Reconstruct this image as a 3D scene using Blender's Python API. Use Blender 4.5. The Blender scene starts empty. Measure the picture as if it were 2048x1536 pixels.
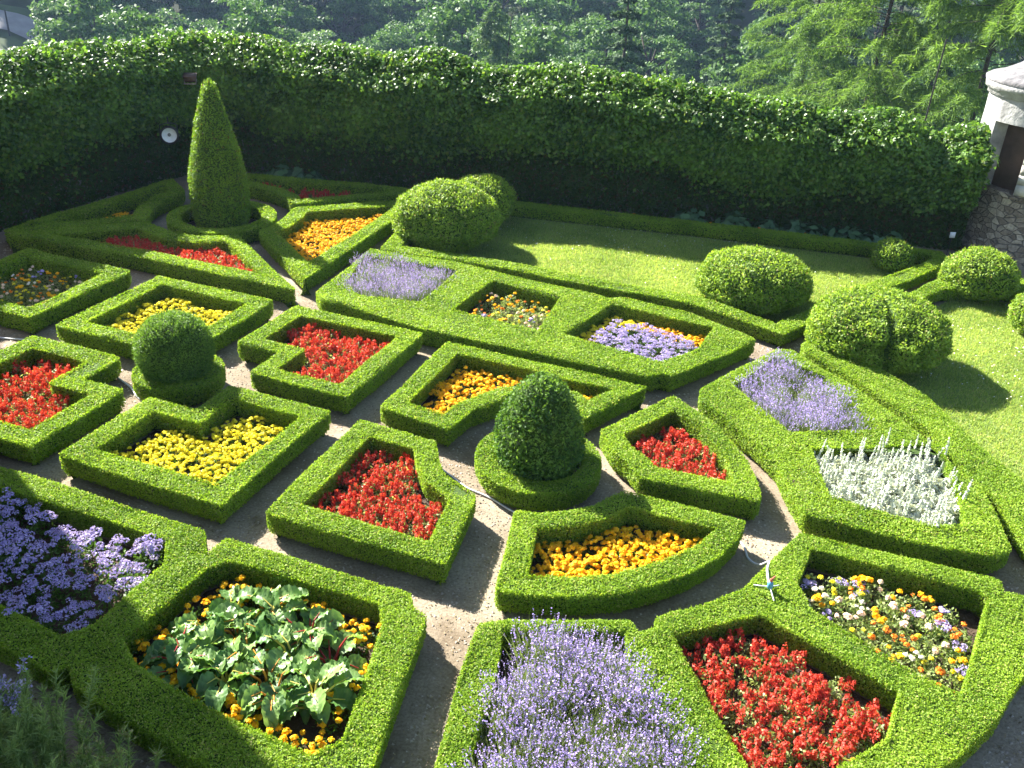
import bpy, math, random
import numpy as np
from mathutils import Matrix, Vector, geometry

# ------------------------------------------------------------------ camera, light, exposure
SC = bpy.context.scene
COL = SC.collection
CAM_H = 6.108
cam_d = bpy.data.cameras.new("camera")
cam_d.sensor_width = 36.0
cam_d.lens = 36.0 * 1850.0 / 2048.0
cam_d.clip_start = 0.1
cam_d.clip_end = 2000
cam = bpy.data.objects.new("camera", cam_d)
COL.objects.link(cam)
cam.matrix_world = Matrix(((0.9983413, -0.05757302, 0.0, 0.0),
                           (0.02695872, 0.46747596, -0.88359462, 0.0),
                           (0.05087121, 0.882129, 0.46825265, CAM_H),
                           (0, 0, 0, 1)))
SC.camera = cam

SUN_AZ, SUN_EL = math.radians(-46.0), math.radians(35.0)
S = Vector((math.sin(SUN_AZ) * math.cos(SUN_EL), math.cos(SUN_AZ) * math.cos(SUN_EL), math.sin(SUN_EL)))
w = bpy.data.worlds.new("World")
SC.world = w
w.use_nodes = True
nt = w.node_tree
bg = nt.nodes["Background"]
sky = nt.nodes.new("ShaderNodeTexSky")
sky.sky_type = 'NISHITA'
sky.sun_disc = False
sky.sun_elevation = SUN_EL
sky.sun_rotation = math.radians(-46.0)
nt.links.new(sky.outputs[0], bg.inputs[0])
bg.inputs[1].default_value = 0.056
sl = bpy.data.lights.new("sun", 'SUN')
sl.energy = 5.0
sl.angle = math.radians(0.55)
sl.color = (1.0, 0.955, 0.87)
sun = bpy.data.objects.new("sun", sl)
COL.objects.link(sun)
sun.rotation_euler = (-S).to_track_quat('-Z', 'Y').to_euler()
sun.location = S * 60
SC.view_settings.view_transform = 'Standard'
SC.view_settings.look = 'None'
SC.view_settings.gamma = 1.0
SC.view_settings.exposure = 2.35
SC.cycles.max_bounces = 6
SC.cycles.diffuse_bounces = 3
SC.cycles.glossy_bounces = 2
SC.cycles.transmission_bounces = 4
SC.cycles.volume_bounces = 0
SC.cycles.use_denoising = True

# ------------------------------------------------------------------ helpers
def tag(o, label=None, cat=None, group=None, kind=None):
    if label: o["label"] = label
    if cat: o["category"] = cat
    if group: o["group"] = group
    if kind: o["kind"] = kind
    return o

def link(name, data, parent=None, loc=None, rz=0.0, sc=None):
    o = bpy.data.objects.new(name, data)
    COL.objects.link(o)
    if parent is not None: o.parent = parent
    if loc is not None: o.location = loc
    if rz: o.rotation_euler = (0, 0, rz)
    if sc is not None: o.scale = (sc, sc, sc) if not isinstance(sc, tuple) else sc
    return o

class MB:
    """collects arrays of faces and builds one mesh"""
    def __init__(self):
        self.V, self.F, self.M, self.n = [], [], [], 0
    def add(self, V, F, mat=0):
        V = np.asarray(V, float).reshape(-1, 3); F = np.asarray(F, int)
        if len(F) == 0: return
        self.V.append(V); self.F.append(F + self.n); self.M.append(mat); self.n += len(V)
    def mesh(self, name, mats, smooth=False):
        me = bpy.data.meshes.new(name)
        V = np.concatenate(self.V)
        me.vertices.add(len(V)); me.vertices.foreach_set("co", V.astype(np.float32).ravel())
        loops = np.concatenate([f.ravel() for f in self.F])
        sizes = np.concatenate([np.full(len(f), f.shape[1]) for f in self.F])
        starts = np.concatenate([[0], np.cumsum(sizes)[:-1]])
        mi = np.concatenate([np.full(len(f), m) for f, m in zip(self.F, self.M)])
        me.loops.add(len(loops)); me.loops.foreach_set("vertex_index", loops.astype(np.int32))
        me.polygons.add(len(sizes)); me.polygons.foreach_set("loop_start", starts.astype(np.int32))
        for m in mats: me.materials.append(m)
        me.polygons.foreach_set("material_index", mi.astype(np.int32))
        if smooth: me.polygons.foreach_set("use_smooth", np.ones(len(sizes), bool))
        me.update(calc_edges=True)
        me.validate()
        return me

def unit(a):
    return a / np.maximum(np.linalg.norm(a, axis=-1, keepdims=True), 1e-9)

def leaves(mb, P, N, l, wd, tilt, rng, mat=0, droop=None):
    """rhombus leaves at P facing roughly N"""
    n = len(P)
    if n == 0: return
    R = unit(rng.normal(size=(n, 3)))
    N2 = unit(unit(np.broadcast_to(N, (n, 3))) * (1 - tilt) + R * tilt)
    D = unit(np.cross(N2, unit(rng.normal(size=(n, 3)))))
    if droop is not None:
        D = unit(D + np.array(droop))
        D = unit(D - N2 * np.sum(D * N2, 1, keepdims=True))
    Sd = np.cross(N2, D)
    L = (np.broadcast_to(l, (n,)) * rng.uniform(.7, 1.3, n))[:, None]
    W = (np.broadcast_to(wd, (n,)) * rng.uniform(.8, 1.2, n))[:, None]
    A = P - D * L * .5; B = P + Sd * W * .5 + D * L * .05; C = P + D * L * .5; E = P - Sd * W * .5 + D * L * .05
    V = np.stack([A, B, C, E], 1).reshape(-1, 3)
    F = np.arange(4 * n).reshape(n, 4)
    mb.add(V, F, mat)

def blades(mb, P, D, l, wd, rng, mat=0):
    """thin upright triangles from P along D"""
    n = len(P)
    if n == 0: return
    D = unit(D)
    Sd = unit(np.cross(D, unit(rng.normal(size=(n, 3)))))
    L = np.broadcast_to(l, (n,))[:, None]; W = np.broadcast_to(wd, (n,))[:, None]
    V = np.stack([P - Sd * W * .5, P + Sd * W * .5, P + D * L], 1).reshape(-1, 3)
    mb.add(V, np.arange(3 * n).reshape(n, 3), mat)

def tube(mb, pts, rad, k=6, mat=0, cap=True):
    pts = np.asarray(pts, float); m = len(pts)
    rad = np.broadcast_to(rad, (m,))
    T = unit(np.gradient(pts, axis=0))
    ref = np.array([0, 0, 1.0]) if abs(T[0][2]) < .9 else np.array([1.0, 0, 0])
    V = []
    for i in range(m):
        a = unit(np.cross(T[i], ref)); b = np.cross(T[i], a)
        for j in range(k):
            t = 2 * math.pi * j / k
            V.append(pts[i] + rad[i] * (a * math.cos(t) + b * math.sin(t)))
    F = [[i * k + j, i * k + (j + 1) % k, (i + 1) * k + (j + 1) % k, (i + 1) * k + j] for i in range(m - 1) for j in range(k)]
    mb.add(V, F, mat)
    if cap:
        V2 = V[:k] + [pts[0]] + V[-k:] + [pts[-1]]
        F2 = [[j, (j + 1) % k, k] for j in range(k)] + [[k + 1 + (j + 1) % k, k + 1 + j, 2 * k + 1] for j in range(k)]
        mb.add(V2, F2, mat)

def lathe(mb, prof, k=24, c=(0, 0, 0), mat=0, a0=0.0, a1=2 * math.pi):
    full = abs(a1 - a0 - 2 * math.pi) < 1e-6
    nk = k if full else k + 1
    V = [(c[0] + r * math.cos(a0 + (a1 - a0) * j / k), c[1] + r * math.sin(a0 + (a1 - a0) * j / k), c[2] + z) for r, z in prof for j in range(nk)]
    F = [[i * nk + j, i * nk + (j + 1) % nk, (i + 1) * nk + (j + 1) % nk, (i + 1) * nk + j] for i in range(len(prof) - 1) for j in range(k)]
    mb.add(V, F, mat)

def box(mb, c, s, rz=0.0, mat=0):
    x, y, z = s[0] / 2, s[1] / 2, s[2] / 2
    V = np.array([(-x, -y, -z), (x, -y, -z), (x, y, -z), (-x, y, -z), (-x, -y, z), (x, -y, z), (x, y, z), (-x, y, z)])
    R = np.array([[math.cos(rz), -math.sin(rz), 0], [math.sin(rz), math.cos(rz), 0], [0, 0, 1]])
    mb.add(V @ R.T + np.array(c), [[0, 3, 2, 1], [4, 5, 6, 7], [0, 1, 5, 4], [1, 2, 6, 5], [2, 3, 7, 6], [3, 0, 4, 7]], mat)

class Noise:
    def __init__(self, seed, freq, dim=3, k=7):
        r = np.random.default_rng(seed)
        self.K = unit(r.normal(size=(k, dim))) * freq * r.uniform(.5, 1.6, (k, 1)); self.p = r.uniform(0, 6.28, k); self.k = k
    def __call__(self, P):
        return np.sin(P[:, :self.K.shape[1]] @ self.K.T + self.p).sum(1) / math.sqrt(self.k * .5) * .6

def area(p):
    p = np.asarray(p)
    return .5 * np.sum(p[:, 0] * np.roll(p[:, 1], -1) - p[:, 1] * np.roll(p[:, 0], -1))

def ccw(p, want=True):
    p = np.asarray(p, float)
    return p if (area(p) > 0) == want else p[::-1].copy()

def offset(p, d):
    """move a CCW ring inward by d (mitred)"""
    p = np.asarray(p, float); out = []
    n = len(p)
    for i in range(n):
        a, b, c = p[i - 1], p[i], p[(i + 1) % n]
        e1, e2 = unit(b - a), unit(c - b)
        n1, n2 = np.array([-e1[1], e1[0]]), np.array([-e2[1], e2[0]])
        m = n1 + n2; den = max(m @ m / 2, .25)
        out.append(b + m * d / den)
    return np.array(out)

def rounded(p, cut=.07):
    p = np.asarray(p, float); out = []; n = len(p)
    for i in range(n):
        a, b, c = p[i - 1], p[i], p[(i + 1) % n]
        la, lc = np.linalg.norm(a - b), np.linalg.norm(c - b)
        if unit(b - a) @ unit(c - b) > .94: out.append(b); continue
        q0 = b + (a - b) * min(cut / la, .35); q2 = b + (c - b) * min(cut / lc, .35)
        for t in (0, .33, .67, 1): out.append(q0 * (1 - t) ** 2 + b * 2 * t * (1 - t) + q2 * t * t)
    return np.array(out)

def resample(p, step):
    out = []
    for a, b in zip(p, np.roll(p, -1, 0)):
        k = max(1, int(np.linalg.norm(b - a) / step))
        for j in range(k): out.append(a + (b - a) * j / k)
    return np.array(out)

def inside(P, rings):
    c = np.zeros(len(P), bool)
    for r in rings:
        a = np.asarray(r); b = np.roll(a, -1, 0)
        for (x0, y0), (x1, y1) in zip(a, b):
            if y0 == y1: continue
            c ^= ((y0 > P[:, 1]) != (y1 > P[:, 1])) & (P[:, 0] < (x1 - x0) * (P[:, 1] - y0) / (y1 - y0) + x0)
    return c

def edge_dist(P, rings):
    d = np.full(len(P), 1e9)
    for r in rings:
        a = np.asarray(r); b = np.roll(a, -1, 0)
        for p, q in zip(a, b):
            v = q - p; t = np.clip(((P - p) @ v) / max(v @ v, 1e-12), 0, 1)
            d = np.minimum(d, np.linalg.norm(P - p - t[:, None] * v, axis=1))
    return d

def scatter(rings, n, rng):
    A = np.concatenate([np.asarray(r) for r in rings]); lo, hi = A.min(0), A.max(0)
    out = []; have = 0
    while have < n:
        P = rng.uniform(lo, hi, (int(n * 1.5) + 50, 2)); P = P[inside(P, rings)]
        out.append(P); have += len(P)
        if len(P) == 0: break
    return np.concatenate(out)[:n]

def sheet(name, rings, z, mat, label=None, cat=None, kind='structure'):
    """flat polygon sheet"""
    mb = MB(); off = 0
    A = np.concatenate([np.asarray(r) for r in rings])
    T = geometry.tessellate_polygon([[Vector((x, y, 0)) for x, y in r] for r in rings])
    V = np.c_[A, np.full(len(A), z)]
    F = np.array([list(t) for t in T])
    e = np.cross(V[F[:, 1]] - V[F[:, 0]], V[F[:, 2]] - V[F[:, 0]])[:, 2]
    F[e < 0] = F[e < 0][:, ::-1]
    mb.add(V, F)
    return tag(link(name, mb.mesh(name, [mat])), label, cat, None, kind)

# ------------------------------------------------------------------ materials
def mat_new(name):
    m = bpy.data.materials.new(name); m.use_nodes = True
    n = m.node_tree; n.nodes.clear()
    return m, n, n.nodes.new, n.links.new

def leaf_mat(name, c1, c2, trans=.4, rough=.5, spec=.3, patch=1.2, c3=None, p3=.0, tcol=1.6):
    m, n, N, L = mat_new(name)
    out = N("ShaderNodeOutputMaterial"); geo = N("ShaderNodeNewGeometry"); tc = N("ShaderNodeTexCoord")
    noi = N("ShaderNodeTexNoise"); noi.inputs["Scale"].default_value = patch; noi.inputs["Detail"].default_value = 2
    L(tc.outputs["Object"], noi.inputs["Vector"])
    ad = N("ShaderNodeMath"); ad.operation = 'MULTIPLY_ADD'; L(geo.outputs["Random Per Island"], ad.inputs[0]); ad.inputs[1].default_value = .75
    sub = N("ShaderNodeMath"); sub.operation = 'MULTIPLY_ADD'; L(noi.outputs["Fac"], sub.inputs[0]); sub.inputs[1].default_value = 1.3; sub.inputs[2].default_value = -.55
    L(sub.outputs[0], ad.inputs[2])
    cr = N("ShaderNodeValToRGB"); L(ad.outputs[0], cr.inputs[0])
    cr.color_ramp.elements[0].color = (*c1, 1); cr.color_ramp.elements[1].color = (*c2, 1)
    cr.color_ramp.elements[0].position = .1; cr.color_ramp.elements[1].position = .9
    col = cr.outputs[0]
    if c3 is not None:
        fr = N("ShaderNodeMath"); fr.operation = 'MULTIPLY'; fr.inputs[1].default_value = 37.13; L(geo.outputs["Random Per Island"], fr.inputs[0])
        f2 = N("ShaderNodeMath"); f2.operation = 'FRACT'; L(fr.outputs[0], f2.inputs[0])
        f3 = N("ShaderNodeMath"); f3.operation = 'LESS_THAN'; f3.inputs[1].default_value = p3; L(f2.outputs[0], f3.inputs[0])
        mx = N("ShaderNodeMixRGB"); L(f3.outputs[0], mx.inputs[0]); L(col, mx.inputs[1]); mx.inputs[2].default_value = (*c3, 1); col = mx.outputs[0]
    bs = N("ShaderNodeBsdfPrincipled"); L(col, bs.inputs["Base Color"]); bs.inputs["Roughness"].default_value = rough
    bs.inputs["Specular IOR Level"].default_value = spec
    tr = N("ShaderNodeBsdfTranslucent")
    mu = N("ShaderNodeMixRGB"); mu.blend_type = 'MULTIPLY'; mu.inputs[0].default_value = 1; L(col, mu.inputs[1]); mu.inputs[2].default_value = (tcol, tcol * .98, tcol * .55, 1)
    L(mu.outputs[0], tr.inputs[0])
    ms = N("ShaderNodeMixShader"); ms.inputs[0].default_value = trans; L(bs.outputs[0], ms.inputs[1]); L(tr.outputs[0], ms.inputs[2])
    L(ms.outputs[0], out.inputs[0])
    return m

def plain(name, c1, c2=None, rough=.7, scale=8.0, bump=0.0, metal=0.0, bscale=None, detail=4, spec=.3):
    m, n, N, L = mat_new(name)
    out = N("ShaderNodeOutputMaterial"); tc = N("ShaderNodeTexCoord"); bs = N("ShaderNodeBsdfPrincipled")
    noi = N("ShaderNodeTexNoise"); noi.inputs["Scale"].default_value = scale; noi.inputs["Detail"].default_value = detail
    L(tc.outputs["Object"], noi.inputs["Vector"])
    cr = N("ShaderNodeValToRGB"); L(noi.outputs["Fac"], cr.inputs[0])
    c2 = c2 or tuple(x * .8 for x in c1)
    cr.color_ramp.elements[0].color = (*c2, 1); cr.color_ramp.elements[1].color = (*c1, 1)
    cr.color_ramp.elements[0].position = .32; cr.color_ramp.elements[1].position = .68
    L(cr.outputs[0], bs.inputs["Base Color"]); bs.inputs["Roughness"].default_value = rough; bs.inputs["Metallic"].default_value = metal
    bs.inputs["Specular IOR Level"].default_value = spec
    if bump:
        n2 = N("ShaderNodeTexNoise"); n2.inputs["Scale"].default_value = bscale or scale * 5; n2.inputs["Detail"].default_value = 6
        L(tc.outputs["Object"], n2.inputs["Vector"])
        b = N("ShaderNodeBump"); b.inputs["Strength"].default_value = bump; b.inputs["Distance"].default_value = .02
        L(n2.outputs["Fac"], b.inputs["Height"]); L(b.outputs[0], bs.inputs["Normal"])
    L(bs.outputs[0], out.inputs[0])
    return m

def stone_mat(name, ca, cb, mortar, bw, bh, ms=.02, bump=.8, rad=None):
    m, n, N, L = mat_new(name)
    out = N("ShaderNodeOutputMaterial"); tcc = N("ShaderNodeTexCoord"); bs = N("ShaderNodeBsdfPrincipled")
    sx = N("ShaderNodeSeparateXYZ"); L(tcc.outputs["Object"], sx.inputs[0])
    u = N("ShaderNodeMath"); u.operation = 'ARCTAN2' if rad else 'ADD'
    L(sx.outputs[1 if rad else 0], u.inputs[0]); L(sx.outputs[0 if rad else 1], u.inputs[1])
    u2 = N("ShaderNodeMath"); u2.operation = 'MULTIPLY'; u2.inputs[1].default_value = rad or .85; L(u.outputs[0], u2.inputs[0])
    cb_ = N("ShaderNodeCombineXYZ"); L(u2.outputs[0], cb_.inputs[0]); L(sx.outputs[2], cb_.inputs[1])
    class tc: outputs = {"UV": cb_.outputs[0]}
    noi = N("ShaderNodeTexNoise"); noi.inputs["Scale"].default_value = 3.0; noi.inputs["Detail"].default_value = 3
    L(tc.outputs["UV"], noi.inputs["Vector"])
    mp = N("ShaderNodeMixRGB"); mp.blend_type = 'ADD'; mp.inputs[0].default_value = .14; L(tc.outputs["UV"], mp.inputs[1]); L(noi.outputs["Color"], mp.inputs[2])
    br = N("ShaderNodeTexBrick"); L(mp.outputs[0], br.inputs["Vector"])
    br.inputs["Color1"].default_value = (*ca, 1); br.inputs["Color2"].default_value = (*cb, 1); br.inputs["Mortar"].default_value = (*mortar, 1)
    br.inputs["Scale"].default_value = 1.0; br.inputs["Brick Width"].default_value = bw; br.inputs["Row Height"].default_value = bh
    br.inputs["Mortar Size"].default_value = ms; br.inputs["Mortar Smooth"].default_value = .4
    n3 = N("ShaderNodeTexNoise"); n3.inputs["Scale"].default_value = 7.0; n3.inputs["Detail"].default_value = 5; L(tc.outputs["UV"], n3.inputs["Vector"])
    mx = N("ShaderNodeMixRGB"); mx.blend_type = 'OVERLAY'; mx.inputs[0].default_value = .8; L(br.outputs["Color"], mx.inputs[1]); L(n3.outputs["Fac"], mx.inputs[2])
    L(mx.outputs[0], bs.inputs["Base Color"]); bs.inputs["Roughness"].default_value = .9; bs.inputs["Specular IOR Level"].default_value = .2
    ad = N("ShaderNodeMath"); ad.operation = 'SUBTRACT'; L(n3.outputs["Fac"], ad.inputs[0]); L(br.outputs["Fac"], ad.inputs[1])
    b = N("ShaderNodeBump"); b.inputs["Strength"].default_value = bump; b.inputs["Distance"].default_value = .03
    L(ad.outputs[0], b.inputs["Height"]); L(b.outputs[0], bs.inputs["Normal"]); L(bs.outputs[0], out.inputs[0])
    return m
# ------------------------------------------------------------------ plan of the garden, metres: hedge outlines and openings
PLAN = {
 'bed_back': [(-6.58,11.9), (-5.84,13.97), (-3.77,13.23), (-4.28,11.8), (-4.92,12.03), (-5.15,11.39)],
 'bed_right': [(-3.41,13.1), (-1.34,12.35), (-2.08,10.28), (-3.51,10.8), (-3.28,11.44), (-3.92,11.67)],
 'bed_front': [(-4.51,10.03), (-3.87,9.8), (-3.64,10.44), (-2.21,9.92), (-2.96,7.85), (-5.03,8.6)],
 'bed_left': [(-6.71,11.54), (-5.28,11.03), (-5.51,10.39), (-4.87,10.16), (-5.38,8.73), (-7.46,9.47)],
 'bed_far_left': [(-8.4,14.82), (-6.34,14.1), (-7.04,12.1), (-9.1,12.81)],
 'egg_back': [(-0.98,12.12), (1.85,11.06), (0.94,10.1), (0.7,10.54), (0.37,10.64), (-0.02,10.53), (-0.45,10.15), (-0.73,9.66), (-1.65,10.1)],
 'egg_right': [(1.1,9.83), (2.16,10.87), (2.61,10.17), (2.85,9.38), (2.87,8.78), (2.82,8.48), (1.51,8.84), (1.41,9.12), (1.24,9.38)],
 'egg_front': [(0.1,8.07), (0.34,8.04), (0.65,8.1), (0.94,8.24), (1.17,8.46), (1.31,8.55), (2.6,8.11), (2.45,7.77), (2.19,7.45), (1.83,7.17), (1.46,6.96), (1.18,6.83), (0.76,6.75), (0.34,6.73), (-0.06,6.76)],
 'egg_left': [(-1.83,9.76), (-0.86,9.36), (-0.77,8.94), (-0.68,8.68), (-0.44,8.43), (-0.31,8.28), (-0.53,7.08), (-2.5,7.75)],
 'cone_left': [(-9.24,15.65), (-7.53,19.41), (-7.0,18.65), (-6.99,18.36), (-7.17,18.01), (-7.21,17.39), (-7.08,16.78), (-7.78,16.29), (-9.05,15.61)],
 'cone_front': [(-9.12,15.46), (-8.14,16.08), (-7.02,16.55), (-6.61,16.27), (-6.29,16.02), (-5.8,15.91), (-5.16,16.13), (-3.54,13.69), (-4.25,13.94), (-6.74,14.85)],
 'cone_right': [(-4.89,16.38), (-4.7,16.77), (-4.59,17.34), (-4.57,17.9), (-3.32,18.49), (-2.1,18.98), (-2.54,17.38), (-3.51,14.15)],
 'cone_back': [(-6.62,20.14), (-6.19,20.19), (-2.57,19.74), (-2.21,19.47), (-3.59,18.72), (-4.67,18.12), (-4.91,18.6), (-5.26,18.93), (-5.81,19.23), (-6.32,19.32)],
 'long': [(-3.21,13.65), (-2.69,15.79), (-1.04,15.35), (0.17,14.72), (1.31,14.27), (1.49,14.08), (1.73,14.2), (2.78,13.71), (3.67,12.78), (2.23,11.41), (2.06,11.47), (1.87,11.34), (-1.38,12.5), (-2.75,13.27), (-3.06,13.34)],
 'lawn': [(-2.54,15.95), (-0.33,15.39), (1.34,14.74), (2.86,14.27), (4.16,13.17), (4.92,13.9), (6.35,15.29), (8.31,17.04), (8.35,17.64), (6.65,18.1), (3.7,18.7), (-0.16,19.36), (-1.58,19.64), (-2.17,18.19)],
 'arm': [(4.33,12.82), (4.65,13.13), (5.32,12.15), (5.75,11.32), (5.88,10.32), (6.09,9.28), (6.35,7.17), (5.73,6.26), (5.53,8.2), (5.55,8.77), (5.44,9.4), (5.37,10.31), (5.08,11.08), (4.72,11.84), (4.31,12.57)],
 'arm2': [(5.28,13.46), (6.65,15.08), (7.68,16.07), (8.33,16.75), (9.17,16.59), (9.87,15.49), (9.44,14.65), (8.7,15.86), (7.57,15.5), (6.97,14.95), (5.89,13.64)],
 'right_long': [(2.52,11.1), (3.9,12.53), (4.16,12.51), (4.65,11.58), (5.05,10.66), (5.27,10.04), (5.37,9.47), (5.5,9.04), (5.45,8.49), (5.34,7.83), (5.08,7.7), (3.98,8.0), (3.21,8.27), (3.19,8.7), (3.16,9.27), (2.97,9.79), (2.75,10.31), (2.48,10.76)],
 'corner': [(3.12,7.98), (4.97,7.36), (4.92,7.18), (5.36,7.05), (5.02,6.45), (4.61,6.05), (4.16,5.53), (3.69,5.14), (3.06,4.73), (2.43,4.48), (1.5,4.26), (0.44,4.12), (-0.62,3.87), (-0.45,4.73), (-0.19,6.3), (0.06,6.39), (1.21,6.45), (1.25,6.3), (1.43,6.38), (1.43,6.52), (1.91,6.75), (2.33,7.0), (2.68,7.43)],
 'near': [(-6.5,8.62), (-5.09,8.21), (-2.98,7.41), (-2.86,7.08), (-2.74,7.33), (-0.82,6.67), (-0.78,6.48), (-0.64,6.36), (-0.74,5.63), (-0.87,4.7), (-0.95,4.07), (-2.17,4.69), (-2.71,4.95), (-3.38,5.34), (-3.5,5.53), (-3.61,5.44), (-4.15,5.7), (-4.98,6.04)],
}
HOLES = {
 'long': [[(-2.84, 14.16), (-2.71, 15.42), (-1.04, 15.0), (-1.52, 13.49), (-2.55, 13.62)], [(-1.0, 13.3), (-0.42, 14.63), (0.7, 13.96), (0.34, 12.68)], [(0.73, 12.61), (1.53, 13.9), (3.09, 13.18), (2.7, 12.35), (2.1, 11.86)]],
 'right_long': [[(3.02, 11.25), (3.82, 12.25), (4.4, 11.69), (4.73, 10.24), (3.51, 10.04)], [(3.68, 9.72), (5.34, 9.94), (5.24, 9.26), (5.02, 8.26), (4.58, 8.2), (3.63, 8.69)]],
 'corner': [[(3.17, 7.69), (4.66, 7.17), (4.73, 7.06), (3.95, 5.79), (3.66, 5.97), (2.92, 6.74), (2.86, 7.12)], [(1.55, 6.31), (2.43, 6.66), (3.42, 5.77), (3.15, 5.27), (2.59, 4.92), (1.97, 4.86)], [(0.04, 6.24), (1.16, 6.34), (1.16, 5.98), (1.3, 5.42), (1.48, 5.03), (1.55, 4.63), (0.09, 4.37), (-0.2, 4.39), (-0.03, 5.49)]],
 'near': [[(-6.03, 8.19), (-4.93, 7.81), (-3.3, 7.24), (-3.19, 6.88), (-3.5, 6.03), (-3.73, 5.87), (-4.07, 6.05), (-5.05, 6.47)], [(-2.79, 6.84), (-2.61, 6.97), (-1.1, 6.49), (-1.03, 6.28), (-1.14, 4.95), (-1.35, 4.79), (-2.0, 5.07), (-2.99, 5.58), (-3.2, 5.86)]],
}
M_BOX = leaf_mat("box_leaf", (.125, .230, .014), (.29, .42, .042), trans=.42, rough=.55, spec=.22, patch=1.5, c3=(.34, .36, .09), p3=.07)
M_BOXCORE = plain("box_core", (.060, .115, .012), (.022, .042, .008), rough=.9, scale=40, bump=.6)
M_YEW = leaf_mat("yew_leaf", (.032, .090, .016), (.14, .25, .035), trans=.32, rough=.6, spec=.25, patch=2.5)
M_THUJA = leaf_mat("thuja_leaf", (.085, .17, .014), (.19, .31, .03), trans=.36, rough=.55, spec=.25, patch=3.0, c3=(.16, .10, .03), p3=.03)
M_BALL = leaf_mat("ball_leaf", (.055, .13, .020), (.17, .29, .045), trans=.34, rough=.6, spec=.3, patch=3.0)
M_SHRUB = leaf_mat("shrub_leaf", (.10, .19, .016), (.30, .42, .055), trans=.38, rough=.55, spec=.25, patch=3.5, c3=(.25, .24, .07), p3=.05)
M_IVY = leaf_mat("ivy_leaf", (.030, .085, .014), (.15, .28, .035), trans=.38, rough=.42, spec=.38, patch=1.0, c3=(.16, .22, .04), p3=.07)
M_IVYLOW = leaf_mat("ivy_painted_shade", (.026, .060, .014), (.065, .115, .024), trans=.35, rough=.6, spec=.15, patch=.9, c3=(.085, .055, .025), p3=.12)  # lower ivy: brown flecks, with the wall's shade put into the darker leaf colour
M_STEM = plain("woody_stem", (.10, .075, .05), (.05, .038, .026), rough=.9, scale=20, bump=.5)
M_BARK = plain("bark", (.085, .07, .055), (.04, .033, .027), rough=.95, scale=6, bump=.8)
M_SOIL = plain("soil", (.085, .055, .036), (.04, .026, .018), rough=.95, scale=9, bump=1.0, bscale=45)

def dirt():
    m, n, N, L = mat_new("path_dirt")
    out = N("ShaderNodeOutputMaterial"); tc = N("ShaderNodeTexCoord"); bs = N("ShaderNodeBsdfPrincipled")
    a = N("ShaderNodeTexNoise"); a.inputs["Scale"].default_value = .9; a.inputs["Detail"].default_value = 8; a.inputs["Roughness"].default_value = .65
    b = N("ShaderNodeTexNoise"); b.inputs["Scale"].default_value = 34; b.inputs["Detail"].default_value = 6; b.inputs["Roughness"].default_value = .7
    for q in (a, b): L(tc.outputs["Object"], q.inputs["Vector"])
    c = N("ShaderNodeValToRGB"); L(a.outputs["Fac"], c.inputs[0])
    c.color_ramp.elements[0].color = (.17, .133, .092, 1); c.color_ramp.elements[1].color = (.385, .328, .248, 1)
    c.color_ramp.elements[0].position = .34; c.color_ramp.elements[1].position = .66
    d = N("ShaderNodeValToRGB"); L(b.outputs["Fac"], d.inputs[0])
    d.color_ramp.elements[0].color = (.50, .47, .43, 1); d.color_ramp.elements[1].color = (1.0, 1.0, 1.0, 1)
    d.color_ramp.elements[0].position = .36; d.color_ramp.elements[1].position = .6
    x = N("ShaderNodeMixRGB"); x.blend_type = 'MULTIPLY'; x.inputs[0].default_value = .75; L(c.outputs[0], x.inputs[1]); L(d.outputs[0], x.inputs[2])
    L(x.outputs[0], bs.inputs["Base Color"]); bs.inputs["Roughness"].default_value = .95; bs.inputs["Specular IOR Level"].default_value = .1
    bp = N("ShaderNodeBump"); bp.inputs["Strength"].default_value = .7; bp.inputs["Distance"].default_value = .015
    L(b.outputs["Fac"], bp.inputs["Height"]); L(bp.outputs[0], bs.inputs["Normal"]); L(bs.outputs[0], out.inputs[0])
    return m
M_DIRT = dirt()
M_LAWN = plain("lawn_turf", (.21, .28, .07), (.13, .19, .04), rough=.9, scale=3, bump=.8, bscale=60)
M_HILL = plain("hill_floor", (.05, .07, .025), (.03, .04, .018), rough=.95, scale=.3, bump=.5)

# ------------------------------------------------------------------ ground and far slope
WALL_BACK = np.array([(-7.55, 21.35), (-6.4, 21.4), (-0.5, 20.35), (3.9, 19.55), (8.6, 18.75), (9.14, 18.64)])
WALL_LEFT = np.array([(-11.4, 12.6), (-9.95, 16.2), (-8.7, 19.2), (-7.55, 21.35)])
terrace = np.array([(-40, -30), (40, -30), (40, 15.5), (9.6, 19.4), (-6.2, 22.2), (-7.9, 22.0), (-10.6, 16.0), (-12.2, 12.4), (-40, 12.4)])
sheet("ground", [terrace], 0.0, M_DIRT, "pale beaten earth of the paths between the hedges", "ground")

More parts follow.
